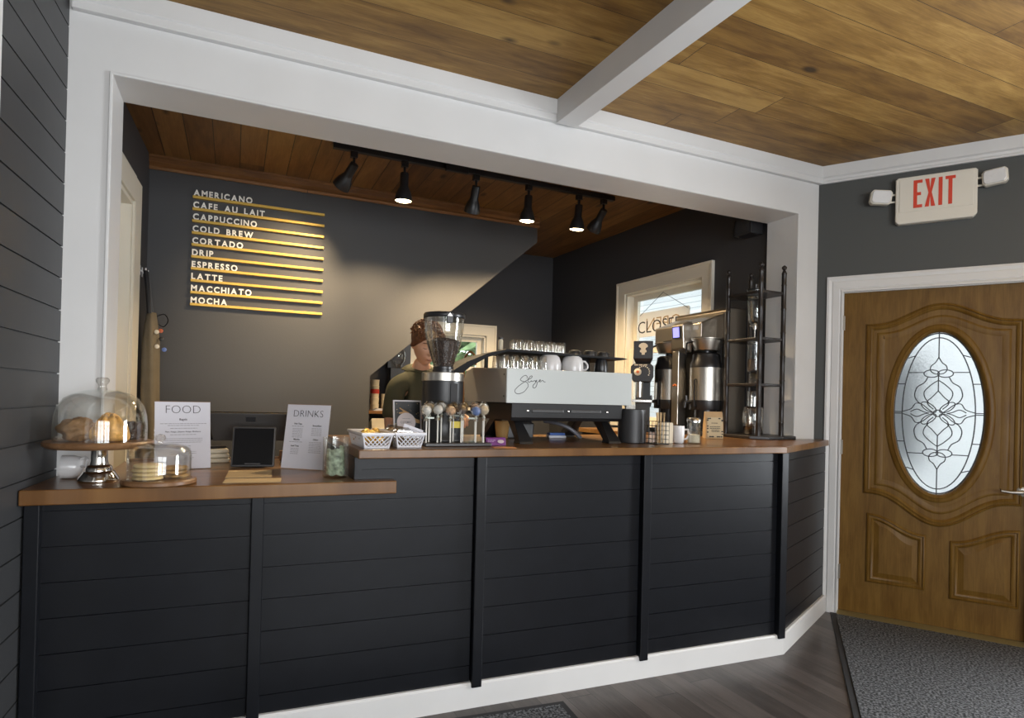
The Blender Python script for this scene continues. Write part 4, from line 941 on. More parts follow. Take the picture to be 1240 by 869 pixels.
MB().lathe(prof + [(r - .0025, z) for r, z in prof[::-1]] + [prof[0]], seg=44, cap0=False, cap1=False).build('hopper', clear_glass, t, smooth=True, angle=60)
MB().lathe([(0.0945, 0.574), (0.097, 0.577), (0.097, 0.594), (0.094, 0.598), (0.04, 0.600), (0.036, 0.606), (0.001, 0.606)], seg=40).build('lid', black_plastic, t, smooth=True, angle=40)
MB().prism([(-0.016, 0.592), (0.016, 0.592), (0.012, 0.545), (-0.012, 0.545)], -0.101, -0.0935, 'y').build('latch', black_plastic, t, bevel=.002)
MB().prism([(-0.011, 0.578), (0.011, 0.578), (0.0, 0.592)], -0.1025, -0.1005, 'y').build('latch_mark', steel, t)
beans_m = mat('bean_fill', (0.040, 0.021, 0.013), 0.38, var=0.6, vscale=130, bump=1.0, bscale=170)
prof = [(0.043, 0.354), (0.0455, 0.366), (0.059, 0.405), (0.0755, 0.455), (0.078, 0.468), (0.05, 0.478), (0.001, 0.484)]
o = MB().lathe(prof, seg=36).build('coffee_beans', beans_m, t, smooth=True, angle=60); o['kind'] = 'stuff'
b = MB()
for i in range(340):
    a = random.uniform(0, 2 * math.pi)
    if random.random() < .55: r = 0.076 * math.sqrt(random.random()); z = 0.484 - 0.016 * (r / .078) ** 2 + .001
    else:
        k = random.random(); z = 0.36 + .105 * k; r = 0.0465 + 0.030 * k - .001
    b.T = Matrix.Translation((r * math.cos(a), r * math.sin(a), z)) @ Matrix.Rotation(random.uniform(0, 6), 4, 'Z') @ Matrix.Rotation(random.uniform(0, 6), 4, 'X')
    b.ball((0, 0, 0), 0.0052, 0.0036, 0.0026, 6, 4)
o = b.build('loose_beans', mat('bean_skin', (0.06, 0.032, 0.02), 0.35), t, smooth=True); o['kind'] = 'stuff'
MB().box(0.018, 0.062, -0.112, -0.098, 0.075, 0.105).build('yellow_label', mat('label_yellow', (0.62, 0.47, 0.04), 0.5), t)

# ------------------------------------------------------------------ espresso machine
MX, MY = 1.522, -0.200
mc = on_top('espresso_machine', 'grey two-group espresso machine with black cup rack and script logo', 'espresso machine', MX, MY, CA)
HW = 0.3455
Z0, Z1 = 0.195, 0.356
b = MB().prism([(0.0, Z0), (0.0, Z1), (0.012, Z1 + .001), (0.50, Z1 + .012), (0.63, Z1 - .01), (0.61, Z0)], -HW + .0015, HW - .0015, 'x'); b.build('body', black_metal, mc, bevel=.002)
MB().box(-HW, HW, -0.004, 0.0, Z0 - .002, Z1 + .001).build('rear_panel', machine_grey, mc, bevel=.0012)
for sx in (-1, 1):
    b = MB(); b.prism([(0.0, Z0), (0.0, Z1), (0.48, Z1 + .022), (0.60, Z1 + .006), (0.645, Z1 - .04), (0.615, Z0 - .002)], sx * HW - .0016, sx * HW + .0016, 'x'); b.build('side_panel', machine_side, mc)
for z in (Z0 + .03, Z1 - .028):
    b = MB(); b.T = Matrix.Translation((-HW - .0016, 0.028, z)) @ Matrix.Rotation(R(-90), 4, 'Y'); b.lathe([(0.004, 0), (0.004, 0.002)], seg=12); b.build('screw', black_metal, mc)
b = MB().prism([(0.02, 0.108), (0.005, 0.125), (0.0, Z0 - .002), (0.53, Z0 - .002), (0.53, 0.108)], -HW + .03, HW - .05, 'x'); b.build('chassis', black_metal, mc, bevel=.003)
for x0, x1 in ((-0.19, -0.02), (0.02, 0.19)):
    MB().box(x0 - .02, x1 - .02, -0.001, 0.012, 0.148, 0.166).build('vent_grille', dark_grey, mc, bevel=.004)
for x in (-0.235, -0.015, 0.205):
    b = MB(); b.T = Matrix.Translation((x, 0.004, 0.157)) @ Matrix.Rotation(R(90), 4, 'X'); b.lathe([(0.0045, 0), (0.0045, 0.006), (0.001, 0.0075)], seg=12); b.build('bolt', steel, mc, smooth=True)
for sx in (-1, 1):
    for y0, y1, yt in ((-0.02, 0.055, 0.14), (0.46, 0.535, 0.38)):
        b = MB(); xa = sx * 0.245
        b.loft([[(xa - .036, y0, .0005), (xa + .036, y0, .0005), (xa + .036, y1, .0005), (xa - .036, y1, .0005)], [(xa - .034, y0 + .004, .010), (xa + .034, y0 + .004, .010), (xa + .03, y1, .018), (xa - .03, y1, .018)],
                [(xa - .020, yt - .045, 0.112), (xa + .020, yt - .045, 0.112), (xa + .020, yt + .04, 0.112), (xa - .020, yt + .04, 0.112)]]); b.build('leg', black_metal, mc, bevel=.002)
# black cup rack with the wing dropping at left
wing = [(-0.565, 0.322), (-0.548, 0.345), (-0.475, 0.392), (-0.37, 0.438), (-0.262, 0.466), (-0.10, 0.464), (0.20, 0.458), (0.425, 0.452), (0.455, 0.446), (0.425, 0.440), (0.20, 0.444), (-0.10, 0.449), (-0.262, 0.452), (-0.37, 0.418), (-0.46, 0.366), (-0.50, 0.332), (-0.52, 0.318)]
b = MB().prism(wing, 0.20, 0.53, 'y'); b.build('cup_rack', mat('matte_black', (0.010, 0.010, 0.011), 0.6, spec=0.2), mc, bevel=.003)
for x in (-0.30, 0.40):
    MB().box(x - .008, x + .008, 0.40, 0.42, 0.36, 0.448).build('rack_post', black_metal, mc)
# script logo
S = [(440, 170), (447, 125), (410, 90), (350, 115), (290, 185), (310, 222), (370, 245), (430, 262), (468, 310), (475, 370), (440, 430), (370, 510), (260, 552), (190, 530), (165, 480), (185, 430), (260, 350), (370, 265), (470, 200), (540, 165), (567, 122), (545, 105), (500, 140), (465, 205), (475, 255), (510, 262), (550, 228), (556, 252), (600, 240), (636, 228), (645, 258), (675, 215), (668, 250), (640, 290), (592, 350), (590, 400), (620, 415), (660, 390), (683, 320), (690, 272), (740, 245), (768, 218), (745, 212), (735, 250), (765, 265), (800, 235), (822, 230), (850, 265), (885, 266)]
pts = [(-HW + (615 + x / 20.67 - 614) * (2 * HW / 151), -0.0042, Z1 - ((450 + y / 20.67) - 445.3 - (x / 20.67) * .065) * 0.0039) for x, y in S]
b = MB(); b.tube(smooth_path(pts, 5), 0.0013, 6); b.build('script_logo', ink, mc, smooth=True)

MTZ = ZR + Z1 + 0.013        # top deck of the machine
def mpt(x, y): return (MX + x * cr_ - y * sr_, MY + x * sr_ + y * cr_)
deck = lambda y: ZR + Z1 + 0.001 + 0.011 * (y - .012) / .488 + .0006
# inverted tumblers on the deck
gproto = None
cols = ['leftmost', 'second', 'third', 'fourth', 'fifth']; rows = ['front', 'middle', 'back']
for r in range(3):
    for c in range(5):
        px_, py_ = mpt(-0.275 + 0.053 * c + 0.026 * (r % 2), 0.20 + 0.058 * r)
        lab = 'inverted water glass under the cup rack, %s in the %s row' % (cols[c], rows[r])
        z = deck(0.20 + .058 * r) + .0012
        if gproto is None:
            gproto = thing('water_glass', lab, 'glass', (px_, py_, z), 0, 'inverted glasses under the cup rack')
            prof = [(0.0255, 0.0), (0.0235, 0.04), (0.0215, 0.070), (0.019, 0.0735), (0.001, 0.074)]
            MB().lathe(prof + [(0.001, 0.064), (0.0185, 0.063), (0.0212, 0.04), (0.0232, 0.0), (0.0255, 0.0)], seg=22, cap0=False, cap1=False).build('glass_wall', tumbler_glass, gproto, smooth=True, angle=50)
        else: dup(gproto, (px_, py_, z), 0, lab)
# short tumblers on the rack
g2 = None
for r in range(2):
    for c in range(5):
        px_, py_ = mpt(-0.19 + 0.062 * c + .02 * r, 0.25 + 0.075 * r); z = ZR + 0.4660 - 0.0030 * c * .6
        z = ZR + 0.4648 + (0.0012 if c == 0 else -0.0006 * c)
        lab = 'inverted short tumbler on top of the cup rack, %s in the %s row' % (cols[c], rows[0] if r == 0 else 'rear')
        if g2 is None:
            g2 = thing('short_tumbler', lab, 'glass', (px_, py_, z), 0, 'short tumblers on top of the rack')
            MB().lathe([(0.030, 0.0), (0.0295, 0.05), (0.027, 0.0545), (0.001, 0.055), (0.001, 0.042), (0.0262, 0.041), (0.0275, 0.0), (0.030, 0.0)], seg=24, cap0=False, cap1=False).build('glass_wall', tumbler_glass, g2, smooth=True, angle=50)
        else: dup(g2, (px_, py_, z), 0, lab)
# white cups, inverted
def cup(label, x, y, handle_ang):
    px_, py_ = mpt(x, y)
    t = thing('coffee_cup', label, 'cup', (px_, py_, deck(y) + .0015), 0, 'white cups under the rack')
    MB().lathe([(0.060, 0.0), (0.061, 0.01), (0.059, 0.05), (0.052, 0.073), (0.042, 0.080), (0.040, 0.083), (0.034, 0.083), (0.033, 0.079), (0.001, 0.078), (0.001, 0.072), (0.045, 0.070), (0.055, 0.045), (0.057, 0.0)], seg=36).build('cup_body', white_ceramic, t, smooth=True, angle=40)
    a = R(handle_ang); ca, sa = math.cos(a), math.sin(a)
    MB().tube([(ca * r, sa * r, z) for r, z in ((0.054, 0.060), (0.075, 0.058), (0.089, 0.042), (0.090, 0.026), (0.080, 0.014), (0.058, 0.012))], 0.0055, 10).build('handle', white_ceramic, t, smooth=True)
cup('large white cup upside down under the rack, left of the two', -0.005, 0.24, 80); cup('large white cup upside down with its handle out, right of the two', 0.127, 0.235, -8)
# black jugs
for x, y, lab in ((0.232, 0.30, 'black milk jug under the rack beside the white cup'), (0.315, 0.25, 'black milk jug under the right end of the rack')):
    px_, py_ = mpt(x, y)
    t = thing('milk_jug', lab, 'jug', (px_, py_, deck(y) + .0012), 0, 'black jugs under the rack')
    MB().lathe([(0.036, 0.0), (0.038, 0.004), (0.034, 0.055), (0.027, 0.078), (0.024, 0.079), (0.001, 0.079)], seg=26).build('jug_body', black_plastic, t, smooth=True, angle=40)
    MB().tube([(0.0, 0.030, 0.066), (0.0, 0.052, 0.062), (0.0, 0.058, 0.04), (0.0, 0.036, 0.018)], 0.0045, 8).build('handle', black_plastic, t, smooth=True)
for x, y, lab in ((0.175, 0.30, 'black saucer cup on the rack just right of the tumblers'), (0.245, 0.26, 'black saucer cup on the rack in the middle of three'), (0.335, 0.27, 'black saucer cup on the rack nearest its right tip')):
    px_, py_ = mpt(x, y)
    t = thing('espresso_cup', lab, 'cup', (px_, py_, ZR + 0.4578 - (x - .2) * .02 + .001), 0, 'black cups on top of the rack')
    MB().lathe([(0.034, 0.0), (0.034, 0.006), (0.029, 0.026), (0.02, 0.028), (0.001, 0.028)], seg=24).build('cup_body', black_plastic, t, smooth=True, angle=40)
    MB().tube([(0.03, 0, 0.022), (0.044, 0, 0.02), (0.045, 0, 0.008), (0.032, 0, 0.006)], 0.003, 8).build('handle', black_plastic, t, smooth=True)
px_, py_ = mpt(-0.262, 0.30)
t = thing('syrup_bottle', 'small tan shaker bottle with black cap alone on the left of the rack', 'bottle', (px_, py_, ZR + 0.4665), 0)
MB().lathe([(0.012, 0.0), (0.013, 0.003), (0.013, 0.05), (0.009, 0.056), (0.001, 0.056)], seg=20).build('bottle_body', paper_cream, t, smooth=True, angle=40)
MB().lathe([(0.0135, 0.056), (0.0135, 0.064), (0.001, 0.065)], seg=20).build('cap', black_plastic, t, smooth=True, angle=40)

# under and beside the machine
px_, py_ = 1.315, 0.16
t = on_top('paper_cup_sleeve', 'tan cardboard cup standing under the espresso machine', 'cup', px_, py_, R(15)); MB().lathe([(0.030, 0.0005), (0.042, 0.095), (0.040, 0.095), (0.028, 0.004), (0.001, 0.004)], seg=24).build('cup_body', mat('cup_tan', (0.50, 0.28, 0.09), 0.6), t, smooth=True, angle=40)
t = on_top('knock_box', 'dark metal knock box standing under the espresso machine', 'box', 1.425, 0.20, R(-6)); MB().prism([(-0.075, 0.0005), (0.075, 0.0005), (0.08, 0.085), (-0.08, 0.085)], -0.05, 0.05, 'y').build('bin', dark_grey, t, bevel=.008, seg=3); MB().tube([(-0.08, 0, 0.086), (0.08, 0, 0.086)], 0.009, 10).build('knock_bar', rubber, t)
b = MB(); b.tube(smooth_path([(1.545, 0.12, ZR + .098), (1.60, 0.06, ZR + .086), (1.655, 0.03, ZR + .060), (1.70, 0.02, ZR + 0.025), (1.715, 0.02, ZR + .012)], 6), 0.0105, 12)
tag(b.build('drain_hose', mat('hose_grey', (0.13, 0.13, 0.15), 0.35), smooth=True), 'grey drain hose curving down under the espresso machine', 'hose')
t = on_top('cleaning_cloth', 'blue and white folded cloth under the espresso machine', 'cloth', 1.66, 0.19, R(-10)); MB().box(-0.05, 0.05, -0.03, 0.03, 0.0005, 0.016).build('cloth_fold', paper_white, t, bevel=.005, seg=3); MB().box(-0.046, 0.046, -0.028, 0.028, 0.0165, 0.03).build('cloth_fold', mat('cloth_blue', (0.08, 0.16, 0.45), 0.8), t, bevel=.005, seg=3)
t = on_top('purple_packet', 'purple printed tea packet lying by the cake pops', 'packet', 1.092, -0.262, R(-5))
b = MB().prism([(-0.015, 0.0005), (0.02, 0.0005), (0.018, 0.014), (0.004, 0.036), (-0.004, 0.034)], -0.046, 0.048, 'x'); b.build('packet', mat('packet_purple', (0.15, 0.028, 0.17), 0.4), t, bevel=.002)
b = MB(); b.T = Matrix.Translation((0.022, -0.0132, 0.018)) @ Matrix.Rotation(R(62), 4, 'X'); b.ball((0, 0, 0), 0.016, 0.009, 0.0012, 12, 6); b.build('printed_flower', mat('packet_print', (0.5, 0.40, 0.42), 0.5), t)
ln = lines(t, [(-0.04, -0.005, 0.022), (-0.04, -0.01, 0.016)], y=-0.0162, h=0.003, material=mat('packet_text', (0.36, 0.2, 0.36), .5))
t = on_top('orange_card', 'thin orange card flat on the counter edge by the purple packet', 'card', 1.075, -0.395, R(-12)); MB().box(-0.05, 0.05, -0.03, 0.03, 0.0004, 0.0022).build('card', mat('card_orange', (0.50, 0.20, 0.05), 0.6), t)

t = on_top('black_canister', 'tall dark grey canister holding papers beside the espresso machine', 'canister', 1.902, -0.180)
MB().lathe([(0.069, 0.0005), (0.072, 0.004), (0.072, 0.172), (0.069, 0.175), (0.067, 0.172), (0.067, 0.012), (0.001, 0.012)], seg=40).build('canister_body', mat('canister_grey', (0.04, 0.04, 0.042), 0.42, 0.3), t, smooth=True, angle=40)
t = on_top('newspaper', 'folded newsprint sticking out of the dark canister', 'paper', 1.892, -0.172, R(-10), z=0.0125)
MB().box(-0.026, 0.026, -0.010, 0.004, 0.0, 0.185).build('fold', mat('newsprint', (0.50, 0.49, 0.46), 0.8, var=.3, vscale=90), t, bevel=.001); MB().box(-0.024, 0.030, 0.006, 0.014, 0.0, 0.20).build('fold', paper_cream, t, bevel=.001)
t = on_top('wire_basket', 'small black wire basket holding stirrers and napkins', 'basket', 1.995, -0.268, CA)
b = MB(); w, d, h = 0.034, 0.052, 0.115
for z in [0.003 + i * (h - .003) / 5 for i in range(6)]: b.tube([(-w, -d, z), (w, -d, z), (w, d, z), (-w, d, z)], 0.0013, 5, closed=True)
b.build('wire_ring', black_metal, t); b = MB()
for i in range(4):
    x = -w + 2 * w * i / 3
    for y in (-d, d): b.tube([(x, y, 0.002), (x, y, h)], 0.0013, 5)
for i in range(1, 4):
    y = -d + 2 * d * i / 4
    for x in (-w, w): b.tube([(x, y, 0.002), (x, y, h)], 0.0013, 5)
b.build('wire_upright', black_metal, t)
MB().box(-w, w, -d, d, 0.0005, 0.0025).build('base', black_metal, t)
stir = mat('stirrer_wood', (0.62, 0.45, 0.24), 0.7)
sp = None
for i in range(10):
    lab = 'pale wooden stirrer in the wire basket'
    xx, yy = 1.995 + random.uniform(-.022, .018), -0.268 + random.uniform(-.042, -.016)
    if sp is None:
        sp = on_top('wooden_stirrer', lab, 'stirrer', xx, yy, 0.2, 'wooden stirrers in the wire basket', 0.006); MB().box(-0.003, 0.003, -0.0008, 0.0008, 0, 0.155).build('stirrer', stir, sp)
    else:
        o = dup(sp, (xx, yy, ZR + .006), random.uniform(0, 1.2), lab); o.rotation_euler = (random.uniform(-.08, .08), random.uniform(-.12, .16), random.uniform(0, 1))
t = on_top('napkin_stack', 'white paper napkins standing upright in and behind the wire basket', 'napkins', 2.075, -0.215, R(-8))
for i in range(4): MB().box(-0.035 + .001 * i, 0.035 - .003 * i, -0.012 + .018 * (i - 1.5), 0.004 + .018 * (i - 1.5), 0.0005, 0.108 - .004 * i).build('napkin', paper_white if i % 2 else paper_cream, t, bevel=.002)
t = on_top('mug', 'white mug standing on the counter beside the sugar jar', 'mug', 2.150, -0.245)
MB().lathe(mug_mesh(0.032, 0.092), (0, 0, .0005), seg=28).build('mug_body', white_ceramic, t, smooth=True, angle=45); MB().tube([(0.029, -.01, 0.072), (0.050, -.016, 0.074), (0.055, -.017, 0.045), (0.045, -.014, 0.025), (0.028, -.009, 0.022)], 0.0055, 8).build('handle', white_ceramic, t, smooth=True)
t = on_top('sugar_jar', 'clear glass sugar shaker with dented metal lid on the raised counter', 'jar', 2.232, -0.268)
prof = [(0.036, 0.0005), (0.0385, 0.004), (0.037, 0.02), (0.0345, 0.06), (0.0345, 0.112), (0.032, 0.118)]
MB().lathe(prof + [(r - .003, z + .004) for r, z in prof[::-1][1:]] + [(0.001, 0.008)], seg=12, cap1=False).build('glass', tumbler_glass, t)
MB().lathe([(0.032, 0.006), (0.031, 0.045), (0.02, 0.05), (0.001, 0.05)], seg=20).build('sugar', mat('sugar', (0.72, 0.68, 0.54), 0.9, bump=.5, bscale=200), t, smooth=True, angle=50)
MB().lathe([(0.036, 0.112), (0.0365, 0.128), (0.030, 0.136), (0.001, 0.138)], seg=24).build('lid', steel, t, smooth=True, angle=45)
t = on_top('coffee_bag', 'kraft paper coffee bag with floral label in front of the brewer', 'coffee bag', 2.690, 0.075, R(-20))
MB().prism([(-0.025, 0.0005), (0.025, 0.0005), (0.022, 0.08), (0.006, 0.150), (0.005, 0.164), (0.0, 0.166), (-0.006, 0.150), (-0.022, 0.08)], -0.056, 0.056, 'x').build('bag', kraft, t, bevel=.003)
b = MB(); b.T = Matrix.Translation((0, -0.0255, 0.006)) @ Matrix.Rotation(R(-4), 4, 'X'); b.box(-0.045, 0.050, -0.002, 0.0, 0.004, 0.125); b.build('label_panel', mat('label_cream', (0.50, 0.41, 0.26), 0.7), t)
b = MB(); b.T = Matrix.Translation((0, -0.0275, 0.006)) @ Matrix.Rotation(R(-4), 4, 'X')
for i in range(20):
    e = random.choice((0, 1, 2, 3)); s = random.uniform(0, 1)
    x, z = {0: (-.043, .006 + .115 * s), 1: (.047, .006 + .115 * s), 2: (-.045 + .09 * s, .008), 3: (-.045 + .09 * s, .118)}[e]; b.ball((x, -.0008, z), 0.005 + .002 * random.random(), 0.0008, 0.004, 8, 5)
b.build('floral_border', ink, t)
b = MB(); b.T = Matrix.Rotation(R(-4), 4, 'X'); 
ln = lines(t, [(-0.02, 0.02, 0.088), (-0.03, 0.035, 0.066), (-0.03, 0.035, 0.056), (-0.02, 0.03, 0.045), (-0.02, 0.03, 0.037)], y=-0.0020, h=0.004, material=ink); ln.matrix_basis = Matrix.Translation((0, -0.0275, 0.006)) @ Matrix.Rotation(R(-4), 4, 'X')

# ------------------------------------------------------------------ batch brewer against the kitchen side wall (faces -x)
br = on_top('batch_brewer', 'tall stainless twin batch coffee brewer with small blue screen beside the window', 'coffee brewer', 3.05, 0.36)
warm_steel = mat('warm_steel', (0.36, 0.32, 0.27), 0.34, 1.0, bump=0.02, bscale=150)
b = MB().prism([(0.0, 0.0005), (0.19, 0.0005), (0.19, 0.872), (0.02, 0.872), (0.0, 0.85)], 0.0, 0.50, 'y'); b.build('back_body', warm_steel, br, bevel=.004)
b = MB().prism([(-0.20, 0.655), (-0.02, 0.655), (0.0, 0.665), (0.0, 0.835), (-0.17, 0.768), (-0.20, 0.755)], 0.012, 0.49, 'y'); b.build('brew_head', warm_steel, br, bevel=.006)
b = MB().prism([(-0.265, 0.585), (-0.192, 0.56), (-0.192, 0.772), (-0.23, 0.772), (-0.275, 0.745)], 0.105, 0.225, 'y'); b.build('control_head', brushed_steel, br, bevel=.006)
b = MB(); b.prism([(-0.2755, 0.655), (-0.2715, 0.655), (-0.276, 0.735), (-0.280, 0.735)], 0.125, 0.205, 'y'); b.build('screen_frame', black_plastic, br)
b = MB(); b.prism([(-0.2785, 0.662), (-0.2760, 0.662), (-0.2815, 0.730), (-0.2840, 0.730)], 0.135, 0.195, 'y'); b.build('screen', mat('blue_screen', (0.12, 0.12, 0.3), 0.3, emit=(0.25, 0.25, 1.0, 1.5)), br)
b = MB().box(-0.225, -0.15, 0.20, 0.265, 0.06, 0.575); b.build('centre_column', brushed_steel, br, bevel=.005)
b = MB().box(-0.23, -0.005, -0.05, 0.50, 0.0005, 0.03); b.build('base_tray', black_metal, br, bevel=.004)
b = MB().box(-0.05, -0.005, 0.02, 0.48, 0.031, 0.70); b.build('splash_back', black_metal, br)
b = MB().box(-0.2015, -0.2000, 0.035, 0.085, 0.71, 0.74); b.build('maker_plate', steel, br)
for k in range(3):
    b = MB(); b.T = Matrix.Translation((-0.2275, 0.215 + .014 * k, 0.335 + 0.006 * (k % 2))); b.ball((0, 0, 0), 0.006, 0.005, 0.007, 8, 6); b.build('indicator_lamp', mat('lamp_orange', (0.55, 0.13, 0.02), 0.4), br, smooth=True)
for yy in (0.065, 0.44):
    b = MB().lathe([(0.045, 0.572), (0.082, 0.575), (0.103, 0.630), (0.106, 0.645), (0.112, 0.649), (0.112, 0.654), (0.001, 0.654)], (-0.10, yy, 0), 32); b.build('brew_basket', brushed_steel, br, smooth=True, angle=40)
    b = MB(); b.tube([(-0.19, yy + .03, 0.635), (-0.235, yy + .045, 0.62), (-0.24, yy + .045, 0.55)], 0.011, 10, flat=.7); b.build('basket_handle', black_plastic, br, smooth=True)
def satellite(label, x, y):
    t = on_top('coffee_server', label, 'coffee server', x, y, 0, 'coffee servers under the brewer', 0.031)
    MB().lathe([(0.085, 0.0), (0.09, 0.004), (0.085, 0.02), (0.072, 0.028), (0.072, 0.14), (0.001, 0.14)], seg=30).build('stand', black_plastic, t, smooth=True, angle=40)
    MB().lathe([(0.106, 0.14), (0.108, 0.145), (0.108, 0.205), (0.001, 0.205)], seg=40).build('lower_band', black_plastic, t, smooth=True, angle=40)
    MB().lathe([(0.1065, 0.205), (0.1065, 0.425), (0.001, 0.426)], seg=44).build('steel_jacket', brushed_steel, t, smooth=True, angle=40)
    MB().lathe([(0.107, 0.426), (0.107, 0.452), (0.095, 0.475), (0.09, 0.515), (0.075, 0.525), (0.03, 0.528), (0.03, 0.540), (0.001, 0.540)], seg=36).build('lid', black_plastic, t, smooth=True, angle=40)
    b = MB(); b.tube([(-0.10, 0.035, 0.19), (-0.135, 0.045, 0.19), (-0.14, 0.045, 0.15)], [0.014, 0.014, 0.010], 10); b.tube([(-0.128, 0.043, 0.20), (-0.132, 0.044, 0.235)], 0.009, 8); b.build('spigot', black_plastic, t, smooth=True)
    b = MB(); b.tube([(-0.105, -.02, 0.165), (-0.118, -.022, 0.165), (-0.118, -.022, 0.34), (-0.105, -.02, 0.345)], 0.006, 8); b.build('gauge_tube', black_plastic, t, smooth=True)
satellite('steel coffee server under the near side of the brewer', 2.95, 0.425); satellite('steel coffee server partly hidden behind the brewer column', 2.95, 0.80)

# small black grinder standing left of the brewer
t = on_top('shop_grinder', 'small black coffee grinder with dial and square hopper left of the brewer', 'grinder', 2.74, 0.84, R(-38))
MB().prism([(-0.075, 0.0005), (0.085, 0.0005), (0.085, 0.03), (0.06, 0.05), (0.06, 0.36), (0.01, 0.36), (0.0, 0.05), (-0.07, 0.03)], -0.05, 0.055, 'x').build('stand', black_metal, t, bevel=.004)
MB().prism([(-0.065, 0.36), (0.055, 0.36), (0.075, 0.40), (0.075, 0.47), (0.055, 0.49), (-0.065, 0.49), (-0.085, 0.47), (-0.085, 0.40)], -0.085, 0.10, 'y').build('housing', black_metal, t, bevel=.005)
b = MB(); b.T = Matrix.Translation((-0.035, -0.085, 0.430)) @ Matrix.Rotation(R(90), 4, 'X'); b.lathe([(0.026, 0), (0.026, 0.010), (0.020, 0.014), (0.001, 0.014)], seg=24); b.build('dial', paper_cream, t, smooth=True, angle=40)
b = MB(); b.T = Matrix.Translation((-0.035, -0.0995, 0.430)) @ Matrix.Rotation(R(90), 4, 'X'); b.lathe([(0.011, 0), (0.011, 0.002), (0.001, 0.002)], seg=16); b.build('dial_centre', mat('lamp_orange', (0, 0, 0)), t)
b = MB()
for i in range(9):
    a = R(-40 + i * 20); b.box(0.005 + .042 * math.sin(a) - .004, 0.005 + .042 * math.sin(a) + .004, -0.0862, -0.0848, 0.43 + .042 * math.cos(a) - .004, 0.43 + .042 * math.cos(a) + .004)
for i in range(3): b.box(-.06 + .032 * i, -.034 + .032 * i, -0.0862, -0.0848, 0.477, 0.485)
b.build('dial_markings', paper_cream, t)
MB().loft([[(-.05, -.055, .49), (.05, -.055, .49), (.05, .06, .49), (-.05, .06, .49)], [(-.068, -.075, .53), (.068, -.075, .53), (.068, .08, .53), (-.068, .08, .53)], [(-.068, -.075, .655), (.068, -.075, .655), (.068, .08, .655), (-.068, .08, .655)]]).build('hopper', black_plastic, t, bevel=.004)
b = MB(); b.prism([(-.010, .555), (.010, .555), (.012, .57), (.024, .575), (.022, .588), (.014, .592), (.018, .604), (.032, .612), (.030, .626), (.015, .638), (0, .641), (-.015, .638), (-.030, .626), (-.032, .612), (-.018, .604), (-.014, .592), (-.022, .588), (-.024, .575), (-.012, .57)], -0.0768, -0.0752, 'y'); b.build('hopper_emblem', paper_cream, t)
MB().lathe([(0.022, 0.25), (0.026, 0.36), (0.001, 0.36)], (-0.02, -0.045, 0), 20).build('chute', steel, t, smooth=True, angle=40)
MB().box(-0.07, 0.07, -0.12, -0.055, 0.212, 0.232).build('bag_rest', steel, t, bevel=.003)

# ------------------------------------------------------------------ cold drip tower
tw = on_top('cold_drip_tower', 'tall black wooden cold drip tower with glass vessels at the counter end', 'drip tower', 3.0555, 0.1125)
px0, px1, py0, py1 = -0.0975, 0.0975, -0.1325, 0.1325
MB().prism([(-0.05, -0.170), (0.185, -0.170), (0.205, -0.150), (0.205, 0.165), (-0.125, 0.165), (-0.135, 0.15), (-0.135, -0.10)], 0.0005, 0.022).build('base', black_wood, tw, bevel=.004)
for x in (px0, px1):
    for y in (py0, py1):
        prof = [(0.0145, 0.022), (0.0145, 0.10), (0.0165, 0.105), (0.0145, 0.11), (0.0145, 0.23), (0.017, 0.236), (0.0145, 0.242)]
        z = 0.242
        for k in range(5): prof += [(0.0145, z + .12), (0.0168, z + .126), (0.0145, z + .132)]; z += .150
        prof += [(0.0145, 1.035), (0.0165, 1.04), (0.010, 1.055), (0.007, 1.062), (0.015, 1.072), (0.015, 1.082), (0.005, 1.092), (0.001, 1.093)]
        MB().lathe(prof, (x, y, 0), 14).build('post', black_wood, tw, smooth=True, angle=50)
for z in (0.33, 0.615, 0.905):
    b = MB(); hole = 0.048; n = 32
    def rp_(i):
        a = 2 * math.pi * i / n; c_, s_ = math.cos(a), math.sin(a); X, Y = 0.112, 0.148
        k = min(X / abs(c_) if abs(c_) > 1e-6 else 9, Y / abs(s_) if abs(s_) > 1e-6 else 9, 0.165); return (c_ * k, s_ * k)
    inner = [(hole * math.cos(2 * math.pi * i / n), hole * math.sin(2 * math.pi * i / n)) for i in range(n)]; outer = [rp_(i) for i in range(n)]
    b.loft([[(x, y, z) for x, y in inner], [(x, y, z) for x, y in outer], [(x, y, z + .016) for x, y in outer], [(x, y, z + .016) for x, y in inner], [(x, y, z) for x, y in inner]], False, False)
    b.build('shelf', black_wood, tw, bevel=.002)
def vessel(name, prof, th=.0025, m_=None):
    return MB().lathe(prof + [(max(r - th, .001), z) for r, z in prof[::-1]], seg=28, cap0=False, cap1=False).build(name, m_ or clear_glass, tw, smooth=True, angle=60)
vessel('upper_globe', [(0.008, 0.70), (0.010, 0.725), (0.034, 0.738), (0.042, 0.76), (0.045, 0.83), (0.047, 0.90), (0.0475, 0.925), (0.05, 0.945)])
MB().lathe([(0.052, 0.945), (0.052, 0.955), (0.012, 0.962), (0.014, 0.985), (0.001, 0.988)], seg=24).build('globe_lid', black_plastic, tw, smooth=True, angle=40)
b = MB(); b.tube([(-0.05, -0.01, 0.715), (0.055, 0.01, 0.715)], 0.006, 8); b.lathe([(0.012, 0.695), (0.014, 0.715), (0.012, 0.735)], seg=14); b.lathe([(0.003, 0.63), (0.004, 0.695)], seg=8); b.build('drip_valve', steel, tw, smooth=True)
vessel('coffee_chamber', [(0.012, 0.415), (0.040, 0.425), (0.043, 0.45), (0.043, 0.60), (0.046, 0.635)])
o = MB().lathe([(0.039, 0.43), (0.0405, 0.45), (0.0405, 0.505), (0.001, 0.508)], seg=26).build('coffee_grounds', beans_m, tw, smooth=True, angle=50); o['kind'] = 'stuff'
b = MB()
